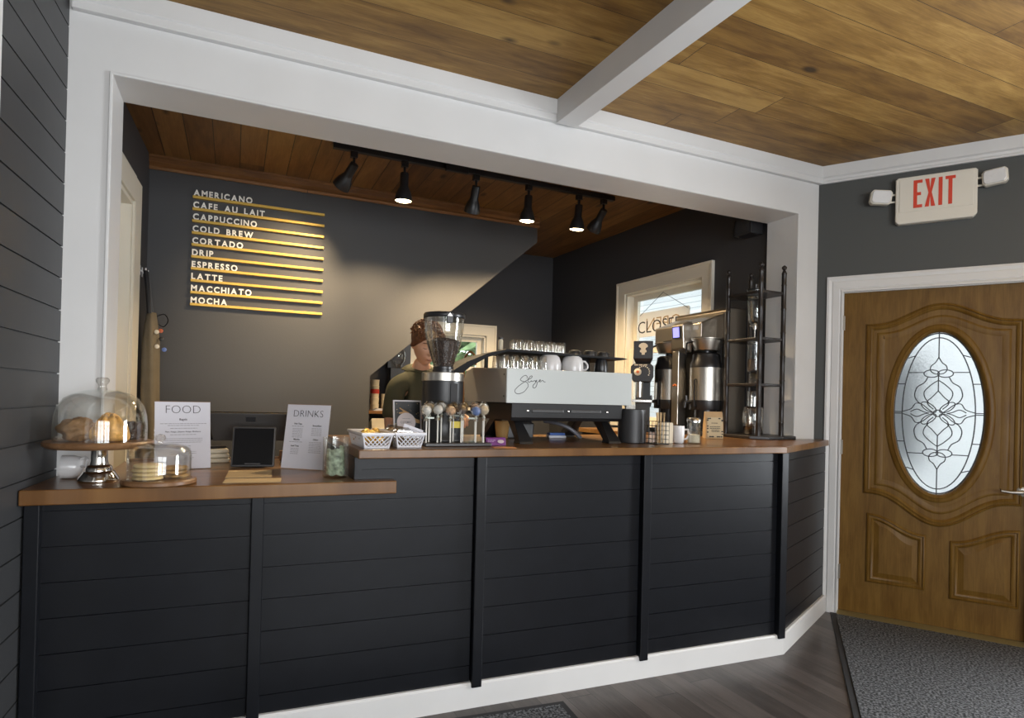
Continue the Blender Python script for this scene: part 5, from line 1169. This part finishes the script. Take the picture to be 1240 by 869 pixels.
for i in range(6): b.lathe([(0.024, 0.352 + .011 * i), (0.030, 0.3575 + .011 * i), (0.024, 0.363 + .011 * i)], seg=20)
b = MB(); b.tube([(0.028 * math.cos(t_ * .5), 0.028 * math.sin(t_ * .5), 0.352 + t_ * .00085) for t_ in range(72)], 0.004, 6); b.build('glass_coil', tumbler_glass, tw, smooth=True)
vessel('carafe', [(0.001, 0.024), (0.056, 0.026), (0.060, 0.032), (0.060, 0.185), (0.055, 0.198), (0.037, 0.203), (0.036, 0.29), (0.038, 0.30)], m_=tumbler_glass)
MB().lathe([(0.057, 0.0285), (0.058, 0.075), (0.001, 0.076)], seg=26).build('brewed_coffee', mat('black_coffee', (0.012, 0.006, 0.004), 0.1), tw, smooth=True, angle=50)
b = MB(); b.tube([(-0.060, -.01, 0.165), (-0.095, -.016, 0.165), (-0.098, -.016, 0.10), (-0.062, -.01, 0.095)], 0.006, 8); b.build('carafe_handle', tumbler_glass, tw, smooth=True)

# ------------------------------------------------------------------ hanging sign in the sash window
def wpt(x, y, z): return RT @ Vector((x, y, z))
SG = wpt(1.765, -0.012, 0)
hs = thing('hanging_sign', 'white hanging window sign on a cord, lettered CLOSED with OPEN showing reversed', 'sign', (SG.x, SG.y, 1.965), RWA)
b = MB(); b.prism([(-0.285, -0.09), (0.285, -0.09), (0.30, -0.075), (0.30, 0.105), (0.285, 0.12), (-0.285, 0.12), (-0.30, 0.105), (-0.30, -0.075)], -0.003, 0.003, 'y'); b.build('sign_board', mat('sign_board_white', (0.80, 0.79, 0.77), 0.5), hs, bevel=.001)
sbm = MATS['sign_board_white'].node_tree; tl_ = sbm.nodes.new('ShaderNodeBsdfTranslucent'); tl_.inputs[0].default_value = (0.8, 0.78, 0.74, 1); mx_ = sbm.nodes.new('ShaderNodeMixShader'); mx_.inputs[0].default_value = 0.55
sbm.links.new(sbm.nodes['Principled BSDF'].outputs[0], mx_.inputs[1]); sbm.links.new(tl_.outputs[0], mx_.inputs[2]); sbm.links.new(mx_.outputs[0], sbm.nodes['Material Output'].inputs[0])
letters('CLOSED', 0.148, hs, ink, (-0.035, -0.0038, -0.055), 'lettering', depth=0.001, bold=-0.006, xs=1.02)
me = glyphs('OPEN', 0.165, depth=0.0008, bold=-0.012).copy(); me.transform(Matrix.Scale(-1, 4, (1, 0, 0))); me.flip_normals(); me.materials.clear(); me.materials.append(mat('show_through_brown', (0.34, 0.24, 0.13), 0.6))
o = bpy.data.objects.new('reversed_lettering', me); COL.objects.link(o); o.parent = hs; o.location = (0.0, -0.0034, -0.045)
MB().tube([(-0.285, -0.004, 0.10), (0.0, -0.006, 0.265), (0.285, -0.004, 0.10)], 0.0022, 6).build('cord', dark_grey, hs)

# ------------------------------------------------------------------ apron on hooks
ap = thing('apron', 'khaki apron with button badges hanging by black straps from wall hooks', 'apron', (klx(1.56) + .015, 1.56, 1.2), 0)
apron_m = mat('apron_canvas', (0.150, 0.122, 0.080), 0.85, bump=0.3, bscale=40, var=.15, vscale=6)
b = MB(); rings = []
for z, w, d in ((0.62, 0.0, 0.0), (0.60, 0.05, .05), (0.52, 0.085, .07), (0.40, 0.115, .085), (0.22, 0.13, .09), (0.0, 0.14, .095), (-0.3, 0.145, .1)):
    ring = []
    for i in range(26):
        a = 2 * math.pi * i / 26; f = 1 + .16 * math.sin(5 * a + z * 5) * (1 if z < .5 else .4)
        ring.append((0.058 + d * .52 * math.cos(a) * f, 0.0 + w * .75 * math.sin(a) * f, z))
    rings.append(ring)
b.loft(rings[1:]); b.build('canvas', apron_m, ap, smooth=True, angle=80)
for yo in (-0.03, 0.035):
    b = MB(); b.tube([(0.02, yo * .6 + .01, 0.86), (0.035, yo + .005, 0.75), (0.05, yo * 1.4, 0.59)], 0.013, 8, flat=.3); b.build('strap', black_plastic, ap, smooth=True)
b = MB(); b.tube(smooth_path([(0.08, 0.02, 0.58), (0.125, 0.04, 0.60), (0.145, 0.05, 0.56), (0.12, 0.045, 0.52), (0.085, 0.03, 0.54)], 4), 0.007, 8, flat=.4); b.build('waist_tie', black_plastic, ap, smooth=True)
for (x, y, z, c_, nm) in ((0.095, -0.055, 0.475, (0.6, .55, .45), 'cream'), (0.118, -0.025, 0.435, (.03, .03, .03), 'black'), (0.10, -0.06, 0.385, (.65, .6, .52), 'white'), (0.115, -0.03, 0.485, (.5, .12, .05), 'red'), (0.135, -0.01, 0.37, (.12, .2, .5), 'blue')):
    b = MB(); b.T = Matrix.Translation((x, y - .012, z)) @ Matrix.Rotation(R(78), 4, 'X') @ Matrix.Rotation(R(0), 4, 'Y'); b.lathe([(0.013, 0), (0.014, 0.003), (0.009, 0.007), (0.001, 0.008)], seg=16)
    o = b.build('button_badge', mat('badge_' + nm, c_, 0.35), ap, smooth=True, angle=50); o['label'] = nm + ' button badge'
for y, lab in ((1.555, 'white wall hook holding the near apron strap'), (1.63, 'white wall hook nearer the corner holding the other apron strap')):
    h = thing('wall_hook', lab, 'hook', (klx(y) + .001, y, 2.06), 0, 'wall hooks above the apron')
    MB().box(0.0, 0.006, -0.009, 0.009, -0.03, 0.03).build('plate', white_ceramic, h, bevel=.002); MB().tube([(0.004, 0, 0.0), (0.022, 0, -0.012), (0.034, 0, 0.0), (0.034, 0, 0.016)], 0.0045, 8).build('hook_arm', white_ceramic, h, smooth=True)

# ------------------------------------------------------------------ alcove shelf under the stairs
sh = thing('wall_shelf', 'orange-toned wooden shelf in the alcove under the stairs', 'shelf', (1.30, 2.72, 1.155))
MB().box(-0.35, 0.52, -0.20, 0.285, 0.0, 0.03).build('board', moulding_wood, sh, bevel=.003)
for x in (-.2, .4): MB().prism([(0.285, 0.0), (-0.10, 0.0), (0.285, -0.2)], x, x + .02, 'x').build('bracket', black_metal, sh)
def stack_cups(name, label, cat, x, y, r, h, n, m_, grp=None, band=None):
    t = thing(name, label, cat, (x, y, 1.1855), 0, grp)
    prof = []
    for i in range(n): prof += [(r * (.9 + .0 * i), h * i), (r, h * (i + .92)), (r * 1.04, h * (i + .95)), (r * 1.04, h * (i + 1) - .001)]
    MB().lathe([(0.001, 0)] + prof + [(0.001, prof[-1][1])], seg=22).build('cups', m_, t, smooth=True, angle=40)
    if band: MB().lathe([(r * 1.06, band[0]), (r * 1.06, band[1])], seg=22, cap0=False, cap1=False).build('band', mat('cup_red', (0.45, 0.03, 0.02), 0.5), t, smooth=True)
stack_cups('paper_cup_stack', 'tall stack of white paper cups with a red band on the alcove shelf', 'paper cups', 1.165, 2.64, 0.038, 0.055, 5, paper_cream, None, (0.15, 0.19))
stack_cups('paper_cup_stack', 'shorter stack of white paper cups right of the red-banded stack', 'paper cups', 1.255, 2.66, 0.028, 0.05, 3, paper_cream)
for x, r, h, c_, lab in ((1.31, 0.018, .19, (.05, .03, .02), 'dark brown bottle on the alcove shelf'), (1.355, .02, .17, (.09, .08, .08), 'grey bottle on the alcove shelf'), (1.405, .022, .22, (.2, .2, .22), 'pale metallic bottle at the right of the alcove shelf')):
    t = thing('bottle', lab, 'bottle', (x, 2.66, 1.1855), 0, 'bottles on the alcove shelf')
    MB().lathe([(r, 0), (r, h * .6), (r * .45, h * .78), (r * .42, h * .93), (0.001, h * .93)], seg=16).build('bottle_body', mat('bottle_%d' % int(x * 1000), c_, 0.2), t, smooth=True, angle=50); MB().lathe([(r * .5, h * .93), (r * .5, h), (0.001, h)], seg=12).build('cap', black_plastic, t, smooth=True, angle=40)
t = thing('paper_bundle', 'scattered white papers at the front of the alcove shelf', 'paper', (1.21, 2.565, 1.1855), R(10)); 
for i in range(3): MB().box(-0.09 + .02 * i, 0.10 - .015 * i, -0.035, 0.035, 0.006 * i, 0.006 * i + .0055).build('sheet', paper_white, t)
lw_ = thing('work_table', 'low dark work table below the alcove shelf', 'table', (1.32, 2.62, 0))
MB().box(-0.36, 0.55, -0.28, 0.36, 0.86, 0.90).build('table_top', black_metal, lw_, bevel=.003)
for x in (-.34, .51):
    for y in (-.26, .32): MB().box(x, x + .035, y, y + .035, 0, 0.86).build('leg', black_metal, lw_)
t = thing('paper_bag', 'white paper bag leaning open on the work table below the shelf', 'bag', (1.15, 2.46, 0.9005), R(12)); MB().prism([(-0.05, 0), (0.05, 0), (0.065, 0.16), (-0.02, 0.22)], -0.06, 0.06, 'x').build('bag', paper_cream, t, bevel=.004)
t = thing('pour_over_brewer', 'black appliance topped by a round glass globe under the stair slope', 'appliance', (1.42, 2.84, 1.1855), R(-6))
MB().prism([(-0.07, 0), (0.10, 0), (0.10, 0.02), (0.08, 0.05), (0.08, 0.40), (-0.02, 0.40), (-0.02, 0.05), (-0.07, 0.03)], -0.07, 0.07, 'x').build('stand', black_metal, t, bevel=.004)
MB().box(-0.08, 0.07, -0.08, -0.01, 0.22, 0.28).build('tray', dark_grey, t, bevel=.003)
MB().lathe([(0.03, 0.40), (0.038, 0.42), (0.065, 0.46), (0.074, 0.51), (0.066, 0.56), (0.04, 0.59), (0.02, 0.60), (0.001, 0.60)], seg=28).build('glass_globe', tumbler_glass, t, smooth=True, angle=60)
MB().prism([(0.05, 0.40), (0.1, 0.40), (0.1, 0.66), (0.05, 0.66)], -0.09, 0.13, 'x').build('back_board', black_metal, t, bevel=.003)
t = thing('gooseneck_tap', 'dark gooseneck tap at the far window sill', 'tap', (2.13, 2.94, 1.151)); MB().tube(smooth_path([(0, 0, .002), (0, 0, 0.50), (0.015, -.02, 0.60), (0.05, -.05, 0.63), (0.085, -.08, 0.58), (0.09, -.085, 0.50)], 5), 0.011, 10).build('spout', mat('bronze', (0.16, 0.08, 0.035), 0.35, .8), t, smooth=True); MB().lathe([(0.03, 0), (0.03, 0.012), (0.018, 0.02)], seg=18).build('collar', mat('bronze', (0, 0, 0)), t, smooth=True, angle=40)

# ------------------------------------------------------------------ barista
skin = mat('skin', (0.60, 0.35, 0.235), 0.5, var=0.05, vscale=10)
skin.node_tree.nodes['Principled BSDF'].inputs['Subsurface Weight'].default_value = 0.1
skin.node_tree.nodes['Principled BSDF'].inputs['Subsurface Radius'].default_value = (0.02, 0.008, 0.004)
hair_m = mat('hair_auburn', (0.13, 0.050, 0.017), 0.55, var=0.5, vscale=60, bump=1.0, bscale=90)
shirt_m = mat('olive_shirt', (0.062, 0.060, 0.030), 0.85, bump=0.25, bscale=14)
trouser_m = mat('dark_trousers', (0.02, 0.02, 0.025), 0.8)
def skinned(chains, sub=2):
    """skin-modifier surface from chains of (x,y,z,r); a chain may start at an existing joint (same coordinates)"""
    vs, es, rs, idx = [], [], [], {}
    for ch in chains:
        prev = None
        for x, y, z, r in ch:
            k = (round(x, 4), round(y, 4), round(z, 4))
            if k not in idx: idx[k] = len(vs); vs.append((x, y, z)); rs.append(r)
            if prev is not None: es.append((prev, idx[k]))
            prev = idx[k]
    me = bpy.data.meshes.new('figure'); me.from_pydata(vs, es, [])
    o = bpy.data.objects.new('figure', me); COL.objects.link(o)
    o.modifiers.new('skin', 'SKIN').use_smooth_shade = True
    for i, r in enumerate(rs):
        rr = r if isinstance(r, tuple) else (r, r)
        me.skin_vertices[0].data[i].radius = rr; me.skin_vertices[0].data[i].use_root = (i == 0)
    s = o.modifiers.new('sub', 'SUBSURF'); s.levels = sub; s.render_levels = sub
    dg = bpy.context.evaluated_depsgraph_get(); out = bpy.data.meshes.new_from_object(o.evaluated_get(dg))
    bpy.data.objects.remove(o); return out
def fingers(w, d, side, curl=0.5):
    """five chains from the wrist w in direction d; returns chains"""
    d = Vector(d).normalized(); lat = Vector((d.y, -d.x, 0)).normalized() * side; dn = Vector((0, 0, -1))
    w = Vector(w); out = []; palm = w + d * 0.045
    out.append([(*w, .026), (*palm, (.030, .018)), (*(w + d * .085), (.034, .015))])
    for k, L in ((-1.5, .070), (-.5, .080), (.5, .076), (1.5, .060)):
        b0 = w + d * (.088 - .003 * abs(k)) + lat * (-k * .0185); p = [b0]; a = 0.25
        for s in (.42, .33, .25):
            a += curl; p.append(p[-1] + (d * math.cos(a) + dn * math.sin(a)) * L * s)
        out.append([(*(w + d * .085), (.034, .015))] + [(*q, r) for q, r in zip(p, (.0098, .009, .0082, .0072))])
    tb0 = w + d * .03 + lat * .03; out.append([(*palm, (.030, .018)), (*tb0, .013), (*(tb0 + d * .032 + lat * .016 + dn * .010), .011), (*(tb0 + d * .058 + lat * .016 + dn * .024), .0085)])
    return out
BX, BY, BR = 1.035, 0.78, R(20)
ps = thing('person', 'person in an olive T-shirt with short auburn hair looking down behind the coffee grinder', 'person', (BX, BY, 0), BR)
# local frame: faces -y; left/right = +-x
pel = (0.0, 0.02, 0.94)
body_ch = [[(*pel, (.150, .105)), (0, 0.015, 1.08, (.140, .098)), (0, 0.005, 1.22, (.155, .108)), (0, 0.0, 1.36, (.150, .102)), (0, -0.005, 1.44, (.080, .07)), (-0.01, -0.03, 1.49, (.056, .056)), (-0.020, -0.055, 1.55, (.05, .055))]]
wr = {}
for sx in (-1, 1):
    body_ch.append([(0, 0.0, 1.36, (.150, .102)), (sx * 0.10, 0.005, 1.395, (.072, .068)), (sx * 0.160, 0.01, 1.37, (.055, .057)), (sx * 0.19, 0.0, 1.24, .046), (sx * 0.21, -0.01, 1.11, .041), (sx * 0.185, -0.12, 1.165, .036), (sx * 0.135, -0.20, 1.215, .027)])
    w = (sx * 0.135, -0.20, 1.215); body_ch += [[w + (.027,)] + c[1:] if i == 0 else c for i, c in enumerate(fingers(w, (-sx * .35, -.9, -.1), sx * -1 if False else -sx))]
    body_ch.append([(*pel, (.150, .105)), (sx * 0.095, 0.02, 0.86, .088), (sx * 0.105, 0.0, 0.50, .058), (sx * 0.108, 0.02, 0.30, .052), (sx * 0.108, 0.035, 0.085, .038), (sx * 0.112, -0.02, 0.045, (.042, .034)), (sx * 0.118, -0.12, 0.03, (.044, .026))])
body_me = skinned(body_ch)
# head: sculpted ellipsoid, tipped forward and turned a little
def head_point(th, ph):
    # th 0 top .. pi bottom, ph angle, face toward -y
    x = math.sin(th) * math.sin(ph); y = -math.sin(th) * math.cos(ph); z = math.cos(th)
    px_, py_, pz_ = 0.074 * x, 0.096 * y, 0.118 * z
    face = max(0.0, math.cos(ph)) * math.sin(th)
    if z < 0: px_ *= 1 - 0.30 * (-z) ** 1.3; py_ = py_ * (1 - 0.14 * (-z)) - 0.018 * (-z) * (1 if y < 0 else -.2)
    g = lambda cx, cz, sx_, sz_: math.exp(-((px_ - cx) / sx_) ** 2 - ((pz_ - cz) / sz_) ** 2) if y < 0 else 0.0
    d = 0.0
    d += 0.006 * g(0, 0.028, .05, .010)                                     # brow
    d -= 0.011 * (g(-.031, .008, .016, .011) + g(.031, .008, .016, .011))     # sockets
    d += 0.0055 * (g(-.031, .006, .011, .007) + g(.031, .006, .011, .007))    # lids
    d += 0.020 * g(0, -.026, .010, .013) + 0.012 * g(0, -.008, .007, .022)    # nose
    d += 0.005 * (g(-.012, -.029, .006, .006) + g(.012, -.029, .006, .006))
    d += 0.0065 * g(0, -.056, .020, .005) + 0.0075 * g(0, -.066, .017, .0055) - 0.004 * g(0, -.061, .022, .0022)   # lips
    d += 0.009 * g(0, -.096, .020, .014) - .004 * g(0, -.079, .02, .006)      # chin
    d += 0.004 * (g(-.042, -.018, .016, .014) + g(.042, -.018, .016, .014))   # cheeks
    return (px_, py_ - d, pz_)
hb = MB(); rings = []
for j in range(57):
    th = math.pi * j / 56; rings.append([head_point(max(.001, min(math.pi - .001, th)), 2 * math.pi * i / 72) for i in range(72)])
hb.loft(rings)
for sx in (-1, 1): hb.ball((sx * 0.073, 0.014, -0.006), 0.008, 0.015, 0.026, 12, 9)
HM = Matrix.Translation((-0.026, -0.088, 1.622)) @ Matrix.Rotation(R(-17), 4, 'Z') @ Matrix.Rotation(R(20), 4, 'X')
full = MB(); full.mesh(body_me); full.T = HM; full.add(hb.v, hb.f)
me_b = full.build('body', skin, ps, smooth=True, angle=180)
rm = me_b.modifiers.new('weld', 'REMESH'); rm.mode = 'VOXEL'; rm.voxel_size = 0.0042; rm.use_smooth_shade = True
# face details as thin parts
fb = MB()
for sx in (-1, 1):
    fb.T = HM; fb.tube([(sx * (.016 + .030 * k), -0.094 + .020 * k * k - .001, .0265 + .007 * math.sin(math.pi * (.25 + .6 * k))) for k in (0, .25, .5, .75, 1)], [.002, .0032, .0034, .0028, .0012], 6)
fb.build('eyebrows', hair_m, ps, smooth=True)
eb = MB()
for sx in (-1, 1):
    eb.T = HM; eb.tube([(sx * (.020 + .023 * k), -0.0905 + .013 * k * k, .0020 - .003 * math.sin(math.pi * k)) for k in (0, .25, .5, .75, 1)], [.0008, .0015, .0017, .0015, .0008], 6)
eb.build('eyelashes', mat('lash', (0.03, 0.015, 0.01), .6), ps, smooth=True)
lb = MB(); lb.T = HM; lb.tube([(.019 * k, -0.1075 + .010 * k * k, -.0612 - .0015 * k * k) for k in (-1, -.5, 0, .5, 1)], [.0008, .0030, .0036, .0030, .0008], 6); lb.build('lips', mat('lip', (0.38, 0.15, 0.12), .5), ps, smooth=True)
# hair: cap plus curls, longer on top, short at the sides
hh = MB(); hh.T = HM; rings = []
for j in range(26):
    th = 0.001 + (math.pi * 0.66) * j / 25; ring = []
    for i in range(48):
        ph = 2 * math.pi * i / 48; lim = 1.0 + 0.72 * (1 - math.cos(ph)) / 2 + .34 * abs(math.sin(ph)) ** 2 ; t2 = min(th, lim)
        p = Vector(head_point(t2, ph)); n_ = Vector((p.x / .074, p.y / .096, p.z / .118)).normalized()
        thick = (0.033 if t2 < .9 else 0.033 - .022 * min(1, (t2 - .9) / .6)) * (1 if th <= lim else 0.2)
        ring.append(tuple(p + n_ * (thick + 0.008 * noise.noise(p * 70) * (1 if th < lim else 0))))
    rings.append(ring)
hh.loft(rings)
for i in range(260):
    th = random.uniform(0.05, 1.1); ph = random.uniform(0, 2 * math.pi); p = Vector(head_point(th, ph)); n_ = Vector((p.x / .074, p.y / .096, p.z / .118)).normalized()
    c_ = p + n_ * 0.031; a1 = n_.orthogonal().normalized(); a2 = n_.cross(a1); s = random.uniform(.006, .011); ro = random.uniform(0, 6.28)
    hh.tube([tuple(c_ + (a1 * math.cos(ro + q) + a2 * math.sin(ro + q)) * s + n_ * (.003 * q)) for q in (0, 1, 2, 3, 4)], [.004, .005, .005, .004, .002], 5)
hh.build('hair', hair_m, ps, smooth=True, angle=70)
# shirt
sh_ch = [[(0, 0.018, 0.90, (.165, .118)), (0, 0.015, 1.08, (.158, .112)), (0, 0.005, 1.22, (.168, .118)), (0, 0.0, 1.37, (.158, .112)), (-.004, -0.010, 1.452, (.092, .080)), (-0.008, -0.024, 1.498, (.070, .068))]]
for sx in (-1, 1): sh_ch.append([(0, 0.0, 1.37, (.158, .112)), (sx * 0.100, 0.005, 1.402, (.082, .078)), (sx * 0.160, 0.01, 1.375, (.066, .068)), (sx * 0.190, 0.0, 1.25, .060), (sx * 0.206, -0.004, 1.165, .064)])
s_ = MB(); s_.mesh(skinned(sh_ch)); s_.build('t_shirt', shirt_m, ps, smooth=True, angle=180)
tr_ch = [[(0, 0.02, 0.95, (.158, .112)), (0, 0.02, 0.90, (.158, .115))]]
for sx in (-1, 1): tr_ch.append([(0, 0.02, 0.90, (.158, .115)), (sx * 0.095, 0.02, 0.82, .098), (sx * 0.105, 0.0, 0.50, .070), (sx * 0.108, 0.02, 0.30, .064), (sx * 0.108, 0.034, 0.10, .058)])
s_ = MB(); s_.mesh(skinned(tr_ch)); s_.build('trousers', trouser_m, ps, smooth=True, angle=180)
for sx in (-1, 1):
    s_ = MB(); s_.mesh(skinned([[(sx * 0.110, 0.05, 0.055, (.048, .046)), (sx * 0.113, -0.03, 0.05, (.050, .042)), (sx * 0.119, -0.14, 0.036, (.048, .032))]])); s_.v = [(x, y, max(z, 0.001)) for x, y, z in s_.v]; s_.build('shoe', rubber, ps, smooth=True, angle=180)

# ------------------------------------------------------------------ outdoors beyond door and windows
grass = mat('pavement', (0.46, 0.46, 0.45), 0.9, var=0.12, vscale=3)
b = MB().box(-14, 30, -14, 30, -0.55, -0.5); struct(b.build('ground', grass), 'pale concrete pavement outside the shop')
siding = planks('siding', 0, 2, 0.115, 60.0, (0.62, 0.62, 0.62), (0.70, 0.70, 0.70), (0.76, 0.76, 0.75), 0.6, gap=0.05, gapdark=0.55, grain=.3)
hn = thing('neighbor_house', 'white clapboard house seen through the sash window', 'house', (8.8, 4.4, -0.5), R(-86))
MB().box(-4.5, 3.0, 0.0, 4.0, 0, 5.6).build('wall', siding, hn)
MB().prism([(-0.4, 5.5), (4.4, 5.5), (2.0, 7.6)], -4.7, 3.7, 'x').build('roof', mat('shingle', (0.08, 0.08, 0.085), 0.9), hn)
for x in (-1.6, 0.9): MB().box(x, x + .9, -0.03, 0.02, 1.0, 2.6).build('window', dark_grey, hn, bevel=.01)
leaf_m = mat('leaf_green', (0.20, 0.29, 0.12), 0.7, var=0.6, vscale=5)
def bush(name, label, cat, x, y, r, h, seed, n=420):
    random.seed(seed); t = thing(name, label, cat, (x, y, -0.5), 0, None); b = MB()
    for i in range(n):
        a, e, q = random.uniform(0, 6.28), random.uniform(-1, 1), random.uniform(.55, 1) 
        c_ = Vector((math.cos(a) * math.sqrt(1 - e * e) * r * q, math.sin(a) * math.sqrt(1 - e * e) * r * q, h * .55 + e * h * .45 * q)); s = random.uniform(.10, .2) * r
        u_ = Vector((random.uniform(-1, 1), random.uniform(-1, 1), random.uniform(-1, 1))).normalized(); w_ = u_.orthogonal().normalized(); k_ = u_.cross(w_) * .12
        b.loft([[tuple(c_ - u_ * s), tuple(c_ + w_ * s * .5 - k_ * s), tuple(c_ + u_ * s), tuple(c_ - w_ * s * .5 + k_ * s)], [tuple(c_ - u_ * s + k_ * s * .2), tuple(c_ + w_ * s * .5), tuple(c_ + u_ * s + k_ * s * .2), tuple(c_ - w_ * s * .5)]])
    b.build('foliage', leaf_m, t); MB().lathe([(r * .09, 0), (r * .06, h * .6)], seg=8).build('trunk', mat('bark', (0.08, 0.05, 0.03), .9), t)
bush('garden_shrub', 'green shrub outside the sash window', 'shrub', 5.3, 2.6, 0.8, 2.1, 5)
bush('garden_tree', 'leafy green tree seen through the far window', 'tree', 4.6, 8.2, 1.6, 4.2, 6, 700)
bush('garden_tree', 'leafy green tree seen through the oval door glass', 'tree', 8.9, -1.9, 1.15, 3.2, 7, 700)

t = thing('wall_speaker', 'small black speaker box high on the kitchen wall behind the opening corner', 'speaker', (3.203, 0.345, 2.475), 0)
MB().prism([(-0.035, -0.075), (0.075, -0.075), (0.075, 0.075), (-0.035, 0.075)], 0.0, 0.12).build('cabinet', black_plastic, t, bevel=.006)
MB().box(-0.038, -0.0345, -0.062, 0.062, 0.012, 0.108).build('grille', rubber, t, bevel=.001)
MB().box(0.0755, 0.092, -0.02, 0.02, 0.03, 0.09).build('bracket', black_metal, t)
